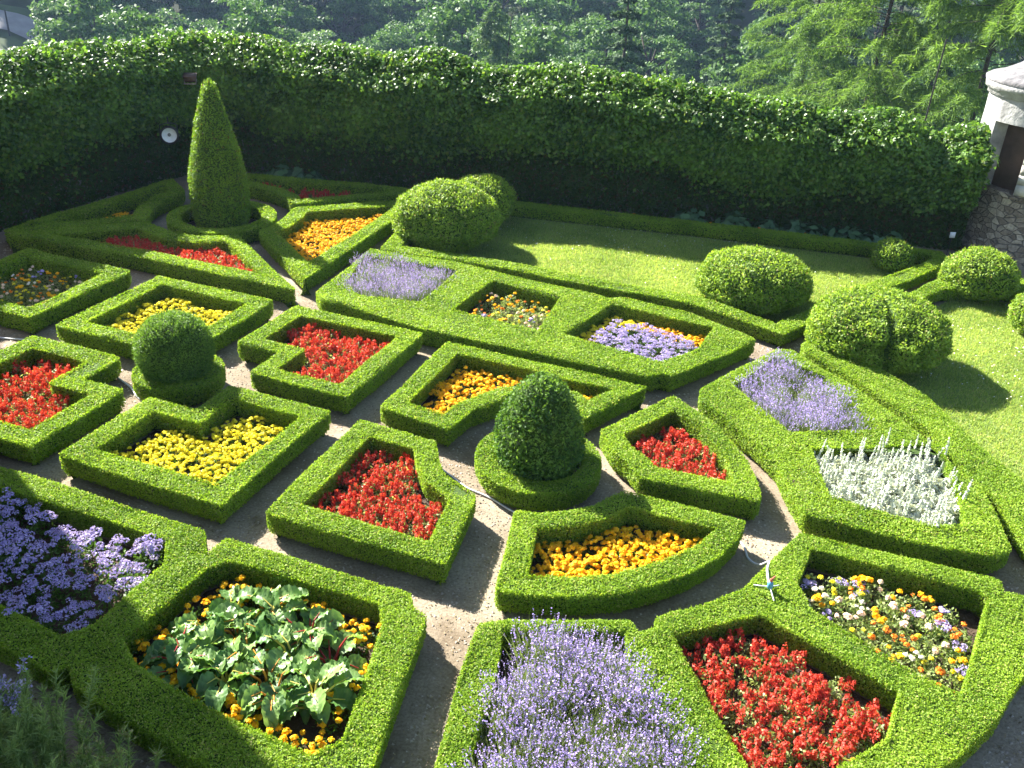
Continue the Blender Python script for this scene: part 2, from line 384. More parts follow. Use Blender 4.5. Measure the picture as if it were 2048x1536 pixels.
def hill_z(X, Y):
    d = np.hypot(X, Y)
    drop = np.clip((Y - 19 + .17 * np.maximum(X, 0)) / 20, 0, 1)
    base = -.4 - 19.6 * drop ** .8
    brg = np.degrees(np.arctan2(X, np.maximum(Y, 1))); st = np.clip((brg + 26) / 4, 0, 1)
    rise = np.clip(d - 96 - 20 * st, 0, None) * .42
    return base + np.where(Y > 40, rise, 0) + .8 * np.sin(X * .07 + 1) * np.cos(Y * .05) * drop
def hill():
    xs = np.linspace(-130, 130, 106); ys = np.linspace(-60, 180, 121)
    X, Y = np.meshgrid(xs, ys)
    Z = hill_z(X, Y)
    inside_t = (Y < 23 - .17 * np.maximum(X, 0)) | ((Y < 13))
    Z = np.where(Y < 19, -.6, Z)
    Z = np.where((X < -10.4) & (Y > 13) & (Y < 36), np.minimum(Z, -4 - (np.clip(-10.4 - X, 0, 20)) * .7), Z)
    V = np.c_[X.ravel(), Y.ravel(), Z.ravel()]
    i = np.arange(120)[:, None] * 106 + np.arange(105)[None]
    F = np.stack([i, i + 1, i + 107, i + 106], -1).reshape(-1, 4)
    mb = MB(); mb.add(V, F)
    tag(link("hillside", mb.mesh("hillside", [M_HILL], True)), "wooded valley slope beyond the garden wall", "hillside", None, 'structure')
hill()

# ------------------------------------------------------------------ clipped box hedges
def leaf_size(d): return .0105 + .00130 * d

def hedge(name, label, outer, holes=(), h=.33, seed=1, cat="hedge", cut=.04, group="clipped box hedges of the parterre", lod=1.0):
    rng = np.random.default_rng(seed)
    rings = [resample(rounded(ccw(outer), cut), .22)] + [resample(rounded(ccw(q, False), cut * .7), .22) for q in holes]
    wob = Noise(seed + 50, 3.1, 2)
    R2 = []
    for r in rings:
        e = unit(np.roll(r, -1, 0) - np.roll(r, 1, 0)); nn = np.c_[e[:, 1], -e[:, 0]]
        R2.append(r + nn * (wob(r) * .016)[:, None])
    rings = R2
    cen = rings[0].mean(0)
    top_n = Noise(seed, 4.0, 2); fine = Noise(seed + 9, 16, 2)
    topz = lambda P: h + top_n(P) * .018 + fine(P) * .008
    mb = MB()
    # core
    lev = [(0.0, .11), (.06, .07), (h * .55, .03), (h - .03, .022)]
    for r in rings:
        e = unit(np.roll(r, -1, 0) - np.roll(r, 1, 0)); nn = np.c_[e[:, 1], -e[:, 0]]
        n = len(r)
        V = np.concatenate([np.c_[r - nn * o, np.full(n, z)] for z, o in lev])
        i = np.arange(n); j = (i + 1) % n
        F = np.concatenate([np.stack([k * n + i, k * n + j, (k + 1) * n + j, (k + 1) * n + i], 1) for k in range(len(lev) - 1)])
        mb.add(V, F, 1)
    tops = []
    for r in rings:
        e = unit(np.roll(r, -1, 0) - np.roll(r, 1, 0)); nn = np.c_[e[:, 1], -e[:, 0]]
        tops.append(r - nn * .022)
    T = geometry.tessellate_polygon([[Vector((x, y, 0)) for x, y in r] for r in tops])
    A = np.concatenate(tops); V = np.c_[A, np.full(len(A), h - .03)]
    F = np.array([list(t) for t in T]); q = np.cross(V[F[:, 1]] - V[F[:, 0]], V[F[:, 2]] - V[F[:, 0]])[:, 2]
    F[q < 0] = F[q < 0][:, ::-1]
    mb.add(V, F, 1)
    # leaves on top
    d0 = float(np.min(np.hypot(rings[0][:, 0], rings[0][:, 1])))
    d0 = math.hypot(max(d0, 5.0), CAM_H)
    s = leaf_size(d0) * lod
    rho = 2.0 / (.33 * s * s)
    Atot = sum(area(r) for r in rings)
    P = scatter(rings, int(rho * Atot), rng)
    ed = edge_dist(P, rings)
    rr = .045
    dz = np.where(ed < rr, rr - np.sqrt(np.maximum(rr * rr - (rr - ed) ** 2, 0)), 0) * .8
    z = topz(P) - dz + rng.uniform(-.015, .009, len(P))
    spr = rng.random(len(P)) < .05
    z = z + np.where(spr, rng.uniform(0, .022, len(P)), 0)
    leaves(mb, np.c_[P, z], np.array([0, 0, 1.0]), s, s * .64, .48, rng, 0)
    # stray upright shoots, mostly along the edges
    k = int(Atot * 260); Q = scatter(rings, k * 2, rng); eq = edge_dist(Q, rings); Q = Q[(eq < .05) | (rng.random(len(Q)) < .35)]; k = len(Q)
    blades(mb, np.c_[Q, topz(Q) - .012], np.c_[rng.normal(size=(k, 2)) * .35, np.ones(k)], rng.uniform(.02, .055, k) * (.6 + .4 * lod), s * .35, rng, 0)
    # leaves on the sides
    for r in rings:
        a = r; b = np.roll(r, -1, 0); L = np.linalg.norm(b - a, axis=1); tot = L.sum()
        k = int(rho * tot * h * .95)
        idx = rng.choice(len(L), k, p=L / tot); t = rng.random(k)[:, None]
        B = a[idx] + (b[idx] - a[idx]) * t
        e = unit(b[idx] - a[idx]); nn = np.c_[e[:, 1], -e[:, 0]]
        z = .02 + (h - .015) * rng.random(k) ** .8
        off = rng.uniform(-.022, .010, k) - .075 * np.clip(1 - z / (h * .45), 0, 1) ** 1.5
        keep = (z > .09) | (rng.random(k) < .25 + z * 8)
        B, nn, z, off = B[keep], nn[keep], z[keep], off[keep]
        leaves(mb, np.c_[B + nn * off[:, None], z], np.c_[nn, np.full(len(nn), .25)], s, s * .62, .5, rng, 0)
    o = link(name, mb.mesh(name, [M_BOX, M_BOXCORE]))
    return tag(o, label, cat, group)

W = .265
LAB = {
 'bed_back': "box hedge square round the lemon yellow marigolds directly behind the clipped ball",
 'bed_right': "notched box hedge round the red salvias just right of the clipped ball",
 'bed_front': "notched box hedge round the lemon yellow marigolds in front of the clipped ball",
 'bed_left': "box hedge round red salvias left of the clipped ball, cut by the picture edge",
 'bed_far_left': "box hedge round mixed pansies, half in the shade of the ivy wall",
 'egg_back': "box hedge round golden marigolds behind the egg shaped topiary",
 'egg_right': "small curved box hedge round red salvias right of the egg shaped topiary",
 'egg_front': "fan shaped box hedge round golden marigolds in front of the egg shaped topiary",
 'egg_left': "box hedge with one concave side round red salvias left of the egg topiary",
 'cone_left': "dark shaded box hedge wedge between tall cone and the left ivy wall",
 'cone_front': "long pointed box hedge wedge with red salvias in front of the tall cone",
 'cone_right': "box hedge kite round golden marigolds right of the tall cone",
 'cone_back': "shaded narrow box hedge wedge behind the tall cone, along the back ivy wall",
 'long': "long box hedge block with three openings for lavender, mixed flowers and blue ageratum",
 'right_long': "box hedge block with lavender opening above and white lamb's ear opening below",
 'corner': "big rounded corner box hedge carrying the sprinkler, with mixed flowers, red salvias and lavender",
 'near': "nearest box hedge, partly shaded, round the chard bed and purple flower bed",
}
INNER = {}
sd = 10
for k in LAB:
    outer = offset(ccw(PLAN[k]), .012 if k != 'right_long' else .03); hs = [np.array(q) for q in HOLES.get(k, [])]
    if not hs:
        hs = [offset(outer, {'cone_left': .28, 'cone_back': .25, 'egg_right': .25, 'cone_front': .30, 'cone_right': .30}.get(k, W))]
    INNER[k] = hs
    hedge("box_hedge", LAB[k], outer, hs, seed=sd); sd += 3
    for q in hs:
        sheet("soil", [ccw(offset(ccw(q), -.05))], .012, M_SOIL, "dark bed soil inside a box hedge", "soil")
lawn = ccw(PLAN['lawn']); lawn_in = offset(lawn, .30)
hedge("box_hedge", "low box hedge edging the lawn below the ivy wall", lawn, [lawn_in], h=.28, seed=90)
hedge("box_hedge", "narrow curving box hedge between lavender block and the lawn on the right", offset(ccw(PLAN['arm']), .035), h=.30, seed=93)
hedge("box_hedge", "low box hedge running behind the split bush to the small round bush", offset(ccw(PLAN['arm2']), .03), h=.29, seed=96)

def circle(c, r, n=40): return [(c[0] + r * math.cos(2 * math.pi * i / n), c[1] + r * math.sin(2 * math.pi * i / n)) for i in range(n)]
BALL, EGG, CONE = (-4.42, 10.77), (.36, 9.17), (-5.80, 17.22)
for c, r, wd, hh, lb in ((BALL, .575, .24, .33, "ring of clipped box round the foot of the ball topiary"),
                         (EGG, .745, .24, .31, "ring of clipped box round the foot of the egg topiary"),
                         (CONE, 1.02, .24, .31, "ring of clipped box round the foot of the tall cone")):
    hedge("box_hedge_ring", lb, circle(c, r), [circle(c, r - wd, 32)], h=hh, seed=sd, group="round box hedge rings"); sd += 1
    sheet("soil", [ccw(circle(c, r - wd + .05))], .012, M_SOIL, "dark soil inside a hedge ring", "soil")

# ------------------------------------------------------------------ topiary and clipped bushes
def topiary(name, label, c, prof, mat, s, seed, cat="topiary", lump=.02, tilt=.55, lai=1.7, shell=.06, spikes=0.0, group=None, up=.15):
    """body of revolution with radius prof [(z, r)...] in metres, trunk under it"""
    rng = np.random.default_rng(seed)
    z = np.array([p[0] for p in prof]); r = np.array([p[1] for p in prof])
    zz = np.linspace(z[0], z[-1], 60); rr = np.interp(zz, z, r)
    nz = Noise(seed, 2.2 / max(r.max(), .3), 3)
    mb = MB()
    lathe(mb, [(max(a - shell * .9, .003), b - (.05 if b > z[-1] - .1 else 0)) for a, b in zip(rr, zz)], 28, (0, 0, 0), 1)
    ds = np.hypot(np.diff(rr), np.diff(zz)); wgt = np.concatenate([[0], np.cumsum(ds * (rr[1:] + rr[:-1]) * math.pi)])
    n = int(wgt[-1] * lai / (.33 * s * s))
    q = rng.random(n) * wgt[-1]; f = np.interp(q, wgt, np.arange(60.0)); i = np.clip(f.astype(int), 0, 58)
    t = f - i; Z = zz[i] * (1 - t) + zz[i + 1] * t; Rr = rr[i] * (1 - t) + rr[i + 1] * t
    slope = (rr[i + 1] - rr[i]) / np.maximum(zz[i + 1] - zz[i], 1e-4)
    th = rng.uniform(0, 2 * math.pi, n)
    N = unit(np.c_[np.cos(th), np.sin(th), -slope])
    P = np.c_[Rr * np.cos(th), Rr * np.sin(th), Z]
    P = P + N * (nz(P) * lump + rng.uniform(-shell, .012, n))[:, None]
    leaves(mb, P, N + np.array([0, 0, up]), s, s * .55, tilt, rng, 0)
    if spikes:
        k = int(n * spikes); j = rng.integers(0, n, k)
        blades(mb, P[j], N[j] + np.array([0, 0, .6]) + rng.normal(size=(k, 3)) * .25, s * 1.6, s * .3, rng, 0)
    o = link(name, mb.mesh(name, [mat, M_BOXCORE]), None, (c[0], c[1], 0))
    tag(o, label, cat, group)
    tb = MB(); tube(tb, [(0, 0, 0), (.01, 0, z[0] * .6), (0, .01, z[0] + .25)], [.05, .042, .035], 8)
    link("trunk", tb.mesh("trunk", [M_STEM], True), o)
    return o

def ell(rad, z0, z1, k=26, pw=1.0):
    out = []
    for i in range(k + 1):
        a = -math.pi / 2 + math.pi * i / k
        out.append((z0 + (z1 - z0) * (math.sin(a) * .5 + .5), max(rad * max(math.cos(a), 0.0) ** pw, .01)))
    return out

topiary("ball_topiary", "clipped evergreen ball standing in a round box ring among four beds", BALL, ell(.485, .14, 1.11, pw=.85), M_BALL, .030, 201, lump=.012, spikes=.25, tilt=.6)
topiary("egg_topiary", "dark egg shaped yew topiary in the ring with the garden hose beside it", EGG,
        [(.10, .05), (.12, .36), (.25, .46), (.45, .52), (.65, .52), (.90, .455), (1.12, .36), (1.28, .25), (1.37, .14), (1.40, .02)], M_YEW, .046, 202, lump=.036, shell=.09, tilt=.6)
topiary("cone_topiary", "tall narrow clipped cone rising in front of the wall corner", CONE,
        [(.08, .30), (.12, .48), (.3, .54), (.7, .55), (1.1, .505), (1.5, .44), (2.1, .335), (2.4, .25), (2.6, .185), (2.76, .125), (2.84, .06), (2.87, .01)], M_THUJA, .042, 203, lump=.034, shell=.07)

def bush(name, label, c, rx, ry, hgt, seed, s=.05, cleft=None, pits=(), mat=None):
    rng = np.random.default_rng(seed)
    n1, n2 = Noise(seed, 4.0), Noise(seed + 1, 12.0)
    cz = hgt * .44; bz, tz = hgt * .44, hgt * .56
    def surf(D):
        k = 1 + .034 * n1(D) + .036 * n2(D)
        if cleft is not None:
            ax, wd, dep = cleft
            q = D @ np.array([math.cos(ax), math.sin(ax), 0])
            k = k - dep * np.exp(-(q / wd) ** 2) * np.clip(D[:, 2] * .6 + .75, 0, 1)
        for pd, pr, dp in pits:
            k = k - dp * np.exp(-(np.linalg.norm(D - unit(np.array(pd)), axis=1) / pr) ** 2)
        sg = np.where(D[:, 2] > 0, tz, bz)
        sq = np.sign(D[:, 2]) * np.abs(D[:, 2]) ** .92
        return np.c_[D[:, 0] * rx, D[:, 1] * ry, sq * sg] * k[:, None] + np.array([0, 0, cz])
    mb = MB()
    nu, nv = 40, 22
    u = np.arange(nu) / nu * 2 * math.pi; v = np.linspace(-math.pi / 2 + .02, math.pi / 2 - .02, nv)
    D = np.array([(math.cos(b) * math.cos(a), math.cos(b) * math.sin(a), math.sin(b)) for b in v for a in u])
    V = surf(D); V = (V - [0, 0, cz]) * .93 + [0, 0, cz]
    F = [[i * nu + j, i * nu + (j + 1) % nu, (i + 1) * nu + (j + 1) % nu, (i + 1) * nu + j] for i in range(nv - 1) for j in range(nu)]
    mb.add(V, F, 1)
    Ar = 4 * math.pi * ((rx * ry) ** 1.6 / 3 + 2 * (math.sqrt(rx * ry) * hgt / 2) ** 1.6 / 3) ** (1 / 1.6)
    n = int(Ar * 2.3 / (.33 * s * s))
    D = unit(rng.normal(size=(n, 3)))
    N = unit(D / np.array([rx, ry, hgt / 2]))
    P = surf(D) + N * rng.uniform(-.07, .02, n)[:, None]
    P[:, 2] = np.maximum(P[:, 2], .02)
    leaves(mb, P, N + np.array([0, 0, .6]), s, s * .6, .5, rng, 0)
    k = int(n * .12); j = rng.integers(0, n, k)
    blades(mb, P[j], N[j] + np.array([0, 0, .5]) + rng.normal(size=(k, 3)) * .3, s * 1.2, s * .4, rng, 0)
    o = link(name, mb.mesh(name, [mat or M_SHRUB, M_BOXCORE]), None, (c[0], c[1], 0))
    tag(o, label, "bush", "clipped rounded bushes on the lawn")
    tb = MB(); tube(tb, [(0, 0, 0), (.02, 0, hgt * .3), (0, .02, hgt * .6)], [.06, .05, .03], 8)
    link("trunk", tb.mesh("trunk", [M_STEM], True), o)
    return o
bush("clipped_bush", "large dome bush on the lawn edge right of the golden marigold kite", (-1.46, 17.15), 1.02, .95, 1.18, 301)
bush("clipped_bush", "dome bush half hidden behind the large dome bush at the wall", (-.82, 18.60), .66, .62, 1.02, 302, s=.052)
bush("clipped_bush", "smooth broad dome bush alone on the lawn between the two hedges", (4.02, 14.95), .98, .90, .98, 303, mat=M_SHRUB)
bush("clipped_bush", "broadest bush, split by a deep dark cleft, where the hedges meet", (5.52, 13.0), 1.05, .96, 1.07, 304, cleft=(-.12, .06, .20), pits=(((-.15, -.95, .05), .22, .22), ((-.45, -.85, .15), .16, .16), ((-.55, -.5, .65), .10, .10), ((.1, -.9, .5), .14, .18)))
bush("clipped_bush", "smallest round bush in the wall's shade at the lawn's far corner", (7.2, 17.15), .39, .39, .62, 305, s=.05)
bush("clipped_bush", "round bush near the stone turret at the end of a low hedge", (8.35, 15.95), .66, .62, .90, 306)
bush("clipped_bush", "round bush cut off by the right picture edge beside the lawn", (8.85, 14.35), .60, .58, .80, 307)

# ------------------------------------------------------------------ lawns
M_GRASS = leaf_mat("grass_blade", (.14, .23, .04), (.36, .45, .12), trans=.4, rough=.6, spec=.2, patch=.9, c3=(.42, .40, .17), p3=.10)
M_DAISY = plain("daisy_white", (.75, .75, .70), (.65, .65, .55), rough=.7)
right_lawn = np.array([(5.0, 12.6), (6.2, 14.0), (7.9, 15.8), (9.3, 15.7), (12.0, 14.2), (13.5, 11.0), (13.0, 7.0), (6.9, 6.9)] + [tuple(p) for p in [PLAN['arm'][i] for i in (4, 3, 2, 1)]])
sheet("lawn", [ccw(lawn_in)], .016, M_LAWN, "shaded and sunlit lawn below the ivy wall", "lawn")
sheet("lawn", [ccw(right_lawn)], .016, M_LAWN, "sunny lawn on the right behind the split bush", "lawn")
def grass(rings_list, seed):
    rng = np.random.default_rng(seed); mb = MB(); md = MB()
    for rg in rings_list:
        A = abs(area(rg)); n = int(A * 3600)
        P = scatter([rg], n, rng)
        D = np.c_[rng.normal(size=(n, 2)) * .55, np.ones(n)]
        blades(mb, np.c_[P, np.full(n, .014)], D, rng.uniform(.03, .065, n), .013, rng)
        n = int(A * 15); c = Noise(seed + 3, 1.6, 2)
        P = scatter([rg], n * 2, rng); P = P[(c(P) + rng.normal(size=len(P)) * .3) > .1]
        leaves(md, np.c_[P, rng.uniform(.04, .065, len(P))], np.array([0, 0, 1.0]), .024, .024, .35, rng)
    o = link("grass", mb.mesh("grass", [M_GRASS]))
    tag(o, "short mown grass of the lawns", "grass", None, 'stuff')
    o = link("daisies", md.mesh("daisies", [M_DAISY]))
    tag(o, "tiny white daisies and clover dotted over the lawns", "daisies", None, 'stuff')
grass([ccw(lawn_in), ccw(right_lawn)], 400)

# ------------------------------------------------------------------ gravel crumbs and litter on the paths
M_PEB = plain("pebble", (.48, .42, .35), (.25, .2, .16), rough=.9, scale=2)
M_LIT = leaf_mat("litter", (.10, .075, .04), (.30, .23, .13), trans=.1, patch=3)
def crumbs():
    rng = np.random.default_rng(77)
    P = rng.uniform((-9.5, 4), (7.5, 17), (70000, 2))
    ok = np.ones(len(P), bool)
    for k, r in PLAN.items(): ok &= ~inside(P, [r])
    P = P[ok]
    ok = np.abs(Noise(5, 1.2, 2)(P)) + rng.random(len(P)) * .6 > .3
    P = P[ok]; n = len(P); h = n // 2
    mb = MB()
    s = rng.uniform(.006, .02, h)
    for V0 in [P[:h]]:
        o = np.array([(1, 0, 0), (-.5, .87, 0), (-.5, -.87, 0), (0, 0, .9)])
        V = np.c_[V0, np.zeros(h)][:, None] + o[None] * s[:, None, None]
        F = (np.arange(h) * 4)[:, None, None] + np.array([[0, 1, 3], [1, 2, 3], [2, 0, 3]])[None]
        mb.add(V.reshape(-1, 3), F.reshape(-1, 3), 0)
    leaves(mb, np.c_[P[h:], rng.uniform(.006, .014, n - h)], np.array([0, 0, 1.0]), .03, .018, .25, rng, 1)
    tag(link("gravel", mb.mesh("gravel", [M_PEB, M_LIT])), "grit and clippings lying on the paths", "gravel", None, 'stuff')
crumbs()
# ------------------------------------------------------------------ bedding plants
def petal_mat(name, c1, c2, trans=.25, rough=.6):
    return leaf_mat(name, c1, c2, trans=trans, rough=rough, spec=.2, patch=4, tcol=1.2)
M_YEL = petal_mat("petal_lemon", (.74, .64, .02), (.90, .82, .06))
M_GOLD = petal_mat("petal_golden", (.84, .41, .006), (.94, .66, .02))
M_RED = petal_mat("petal_scarlet", (.42, .026, .018), (.74, .125, .08))
M_AGE = petal_mat("petal_ageratum", (.32, .26, .60), (.62, .54, .84))
M_LAV = petal_mat("petal_lavender", (.27, .20, .52), (.50, .41, .78))
M_PINK = petal_mat("petal_pale", (.80, .55, .42), (.90, .80, .62))
M_ORG = petal_mat("petal_orange", (.80, .20, .02), (.9, .36, .04))
M_WHITE = petal_mat("petal_white", (.85, .80, .70), (.9, .88, .80))
M_FOL = leaf_mat("bedding_leaf", (.035, .085, .012), (.10, .19, .03), trans=.35, rough=.5, spec=.3)
M_FOLY = leaf_mat("salvia_leaf", (.11, .18, .04), (.38, .43, .18), trans=.35, rough=.5, spec=.3)
M_LAVG = leaf_mat("lavender_stem", (.12, .18, .06), (.28, .36, .16), trans=.3, rough=.7, spec=.1)
M_SILV = leaf_mat("silver_leaf", (.44, .48, .42), (.72, .75, .69), trans=.2, rough=.9, spec=.1)
M_DILL = leaf_mat("feathery_leaf", (.14, .22, .07), (.30, .40, .15), trans=.4, rough=.6, spec=.2)

def mound(mb, rng, n, rad, hgt, s, mat=0, tilt=.6):
    D = unit(rng.normal(size=(n, 3))); D[:, 2] = np.abs(D[:, 2])
    k = rng.uniform(.55, 1, n)[:, None]
    P = D * k * np.array([rad, rad, hgt]); P[:, 2] += .015
    leaves(mb, P, D + np.array([0, 0, .6]), s, s * .5, tilt, rng, mat)

def pompon(mb, c, r, rng, mat=0):
    """ruffled flower head: a small core under two rings of petals"""
    c = np.asarray(c, float); k = 6
    prof = [(.3, -.5), (.75, -.2), (.7, .25), (.05, .5)]
    V = [(c[0] + r * a * math.cos(6.283 * q / k), c[1] + r * a * math.sin(6.283 * q / k), c[2] + r * b) for a, b in prof for q in range(k)]
    F = [[i * k + q, i * k + (q + 1) % k, (i + 1) * k + (q + 1) % k, (i + 1) * k + q] for i in range(len(prof) - 1) for q in range(k)]
    mb.add(V, F, mat)
    n = 20; D = unit(rng.normal(size=(n, 3))); D[:, 2] = np.abs(D[:, 2]) * .9 - .1
    D = unit(D + np.array([rng.normal() * .25, rng.normal() * .25, 0]))
    leaves(mb, c + D * r * np.array([.85, .85, .6]), D + np.array([0, 0, .5]), r * .95, r * .8, .35, rng, mat)

def variants(make, k, seed):
    out = []
    for i in range(k):
        out.append(make(np.random.default_rng(seed + i)))
    return out

def marigold_v(m, seed, heads=(18, 25), r=.028, hgt=.145):
    def make(rng):
        f = MB(); mound(f, rng, 130, .13, hgt * .9, .035)
        h = MB(); nh = rng.integers(*heads)
        for i in range(nh):
            a = 6.283 * i / nh + rng.uniform(-.4, .4); d = .15 * rng.random() ** .6
            z = hgt + rng.uniform(-.035, .03) - d * .3
            pompon(h, (d * math.cos(a), d * math.sin(a), z), r * rng.uniform(.75, 1.15), rng)
        return f.mesh("marigold_foliage", [M_FOL]), [("blossoms", h.mesh("marigold_heads", [m], False))]
    return variants(make, 6, seed)
def salvia_v(seed):
    def make(rng):
        f = MB(); mound(f, rng, 130, .14, .175, .042)
        h = MB()
        for i in range(rng.integers(8, 12)):
            a = rng.uniform(0, 6.283); d = .13 * rng.random() ** .6; L = rng.uniform(.06, .11); b = np.array([d * math.cos(a), d * math.sin(a), rng.uniform(.09, .14)])
            n = 30; t = rng.random(n); th = rng.uniform(0, 6.283, n); rr = .027 * (1 - t * .5)
            P = b + np.c_[rr * np.cos(th), rr * np.sin(th), t * L]
            leaves(h, P, np.c_[np.cos(th), np.sin(th), np.full(n, .5)], .030, .017, .4, rng, 0)
        return f.mesh("salvia_foliage", [M_FOLY]), [("blossoms", h.mesh("salvia_spikes", [M_RED]))]
    return variants(make, 7, seed)
def lavender_v(seed, bloom=1.0):
    def make(rng):
        f = MB(); n = 210
        a = rng.uniform(0, 6.283, n); e = rng.uniform(0, 1, n) ** .7 * .62
        D = np.c_[np.sin(e) * np.cos(a), np.sin(e) * np.sin(a), np.cos(e)]
        B = np.c_[rng.normal(size=(n, 2)) * .05, np.full(n, .02)]
        L = rng.uniform(.33, .52, n)
        blades(f, B, D, L, .0075, rng)
        k = 120; j = rng.integers(0, n, k); leaves(f, B[j] + D[j] * (L[j] * rng.uniform(.2, .65, k))[:, None], D[j], .055, .008, .5, rng, 0, droop=(0, 0, 1.2))
        h = MB(); tip = B + D * L[:, None]; q = rng.random(n) < .8 * bloom
        for t in range(4):
            m = q & (rng.random(n) < .85); T = tip[m] - D[m] * (t * .016)
            leaves(h, T + rng.normal(size=T.shape) * .003, rng.normal(size=T.shape), .019, .014, .5, rng, 0)
        return f.mesh("lavender_stems", [M_LAVG]), [("blossoms", h.mesh("lavender_heads", [M_LAV]))]
    return variants(make, 5, seed)
def ageratum_v(seed, hgt=.24, rad=.115, clusters=7):
    def make(rng):
        f = MB(); mound(f, rng, 70, rad, hgt * .85, .045)
        h = MB()
        for i in range(clusters):
            a = 6.283 * i / clusters + rng.uniform(-.4, .4); d = rng.uniform(.1, 1) * rad
            c = np.array([d * math.cos(a), d * math.sin(a), hgt + rng.uniform(-.02, .03) - d * .3]); n = 26
            D = unit(rng.normal(size=(n, 3))); D[:, 2] = np.abs(D[:, 2]) * .8
            leaves(h, c + D * np.array([.036, .036, .022]), D, .021, .017, .5, rng)
        return f.mesh("ageratum_foliage", [M_FOL]), [("blossoms", h.mesh("ageratum_clusters", [M_AGE]))]
    return variants(make, 5, seed)
def lambs_v(seed):
    def make(rng):
        f = MB(); mound(f, rng, 260, .17, .22, .075, tilt=.7)
        h = MB()
        for i in range(rng.integers(2, 5)):
            a = rng.uniform(0, 6.283); ln = rng.uniform(.05, .28); L = rng.uniform(.16, .30) if rng.random() < .75 else rng.uniform(.32, .48); b = np.array([rng.normal() * .05, rng.normal() * .05, .05])
            D = unit(np.array([math.cos(a) * ln, math.sin(a) * ln, 1.0])); n = 46; t = rng.random(n) ** .8
            tube(h, [b, b + D * L], [.007, .004], 5)
            th = rng.uniform(0, 6.283, n); rr = .020 * (1.05 - t)
            leaves(h, b + D * (t * L)[:, None] + np.c_[np.cos(th), np.sin(th), np.zeros(n)] * rr[:, None], np.c_[np.cos(th), np.sin(th), np.full(n, .8)], .034, .02, .4, rng)
        return f.mesh("silver_foliage", [M_SILV]), [("blossoms", h.mesh("silver_spikes", [M_SILV]))]
    return variants(make, 6, seed)
def annual_v(seed):
    cols = [M_YEL, M_GOLD, M_PINK, M_ORG, M_YEL, M_GOLD, M_PINK, M_YEL, M_AGE, M_ORG, M_WHITE, M_GOLD]
    cnt = [0]
    def make(rng):
        f = MB(); mound(f, rng, 170, .14, .19, .04)
        i = cnt[0] % len(cols); cnt[0] += 1; h = MB()
        for q in range(rng.integers(2, 5)):
            a = rng.uniform(0, 6.283); d = rng.uniform(.02, .1)
            pompon(h, (d * math.cos(a), d * math.sin(a), .185 + rng.uniform(-.03, .03)), .030 * rng.uniform(.7, 1.25), rng)
        return f.mesh("annual_foliage", [M_FOLY]), [("blossoms", h.mesh("annual_heads", [cols[i]]))]
    return variants(make, 12, seed)

def spots(ring, step, rng, margin=.08, extra=()):
    r = np.asarray(ring); lo, hi = r.min(0), r.max(0)
    out = []; row = 0; y = lo[1]
    while y < hi[1]:
        x = lo[0] + (row % 2) * step * .5
        while x < hi[0]:
            out.append((x + rng.normal() * step * .16, y + rng.normal() * step * .16)); x += step
        y += step * .87; row += 1
    P = np.array(out)
    return P[inside(P, [r]) & (edge_dist(P, [r]) > margin)]

def plant_set(name, cat, label, group, V, P, rng, sc=(.85, 1.15), parts=True, z=.012):
    for x, y in P:
        fol, kids = V[int(rng.integers(0, len(V)))]
        o = link(name, None, None, (x, y, z), rng.uniform(0, 6.283), float(rng.uniform(*sc)))
        tag(o, label, cat, group); link("foliage", fol, o)
        for kn, km in kids: link(kn, km, o)

prng = np.random.default_rng(4242)
LEM, GLD, SAL = marigold_v(M_YEL, 500), marigold_v(M_GOLD, 520), salvia_v(540)
LAVS, AGE, LAMB, ANN = lavender_v(560) + lavender_v(566, .25)[:2], ageratum_v(580), lambs_v(600), annual_v(620)
def bed(key, i, name, cat, label, group, V, step, margin=.055, sc=(.85, 1.15), keep=None):
    P = spots(INNER[key][i], step, prng, margin)
    if keep is not None: P = P[keep(P)]
    plant_set(name, cat, label, group, V, P, prng, sc)
bed('bed_back', 0, "lemon_marigold", "marigold", "lemon yellow marigold plant in the bed behind the clipped ball", "lemon marigolds behind the ball", LEM, .215)
bed('bed_front', 0, "lemon_marigold", "marigold", "lemon yellow marigold plant in the notched bed in front of the ball", "lemon marigolds in front of the ball", LEM, .205)
bed('bed_right', 0, "red_salvia", "salvia", "scarlet salvia plant in the square bed right of the clipped ball", "scarlet salvias right of the ball", SAL, .19)
bed('bed_left', 0, "red_salvia", "salvia", "scarlet salvia plant in the bed at the left picture edge", "scarlet salvias left of the ball", SAL, .205, keep=lambda P: P[:, 0] > -6.6)
bed('egg_left', 0, "red_salvia", "salvia", "scarlet salvia plant in the bed with one concave hedge side", "scarlet salvias left of the egg topiary", SAL, .185)
bed('egg_right', 0, "red_salvia", "salvia", "scarlet salvia plant in the small curved bed right of the egg topiary", "scarlet salvias right of the egg topiary", SAL, .185)
bed('corner', 1, "red_salvia", "salvia", "scarlet salvia plant in the nearest red bed at the bottom right", "scarlet salvias in the big corner hedge", SAL, .195)
bed('cone_front', 0, "red_salvia", "salvia", "scarlet salvia plant in the pointed wedge before the tall cone", "scarlet salvias before the tall cone", SAL, .20, keep=lambda P: P[:, 0] > -7.4)
bed('cone_back', 0, "red_salvia", "salvia", "dark red salvia plant in the shaded wedge behind the tall cone", "salvias in the shade by the ivy wall", SAL, .26)
bed('egg_back', 0, "golden_marigold", "marigold", "golden marigold plant in the bed behind the egg topiary", "golden marigolds behind the egg", GLD, .215)
bed('egg_front', 0, "golden_marigold", "marigold", "golden marigold plant in the fan bed in front of the egg topiary", "golden marigolds in the fan bed", GLD, .19)
bed('cone_right', 0, "golden_marigold", "marigold", "golden marigold plant in the kite bed right of the tall cone", "golden marigolds in the kite bed", GLD, .225)
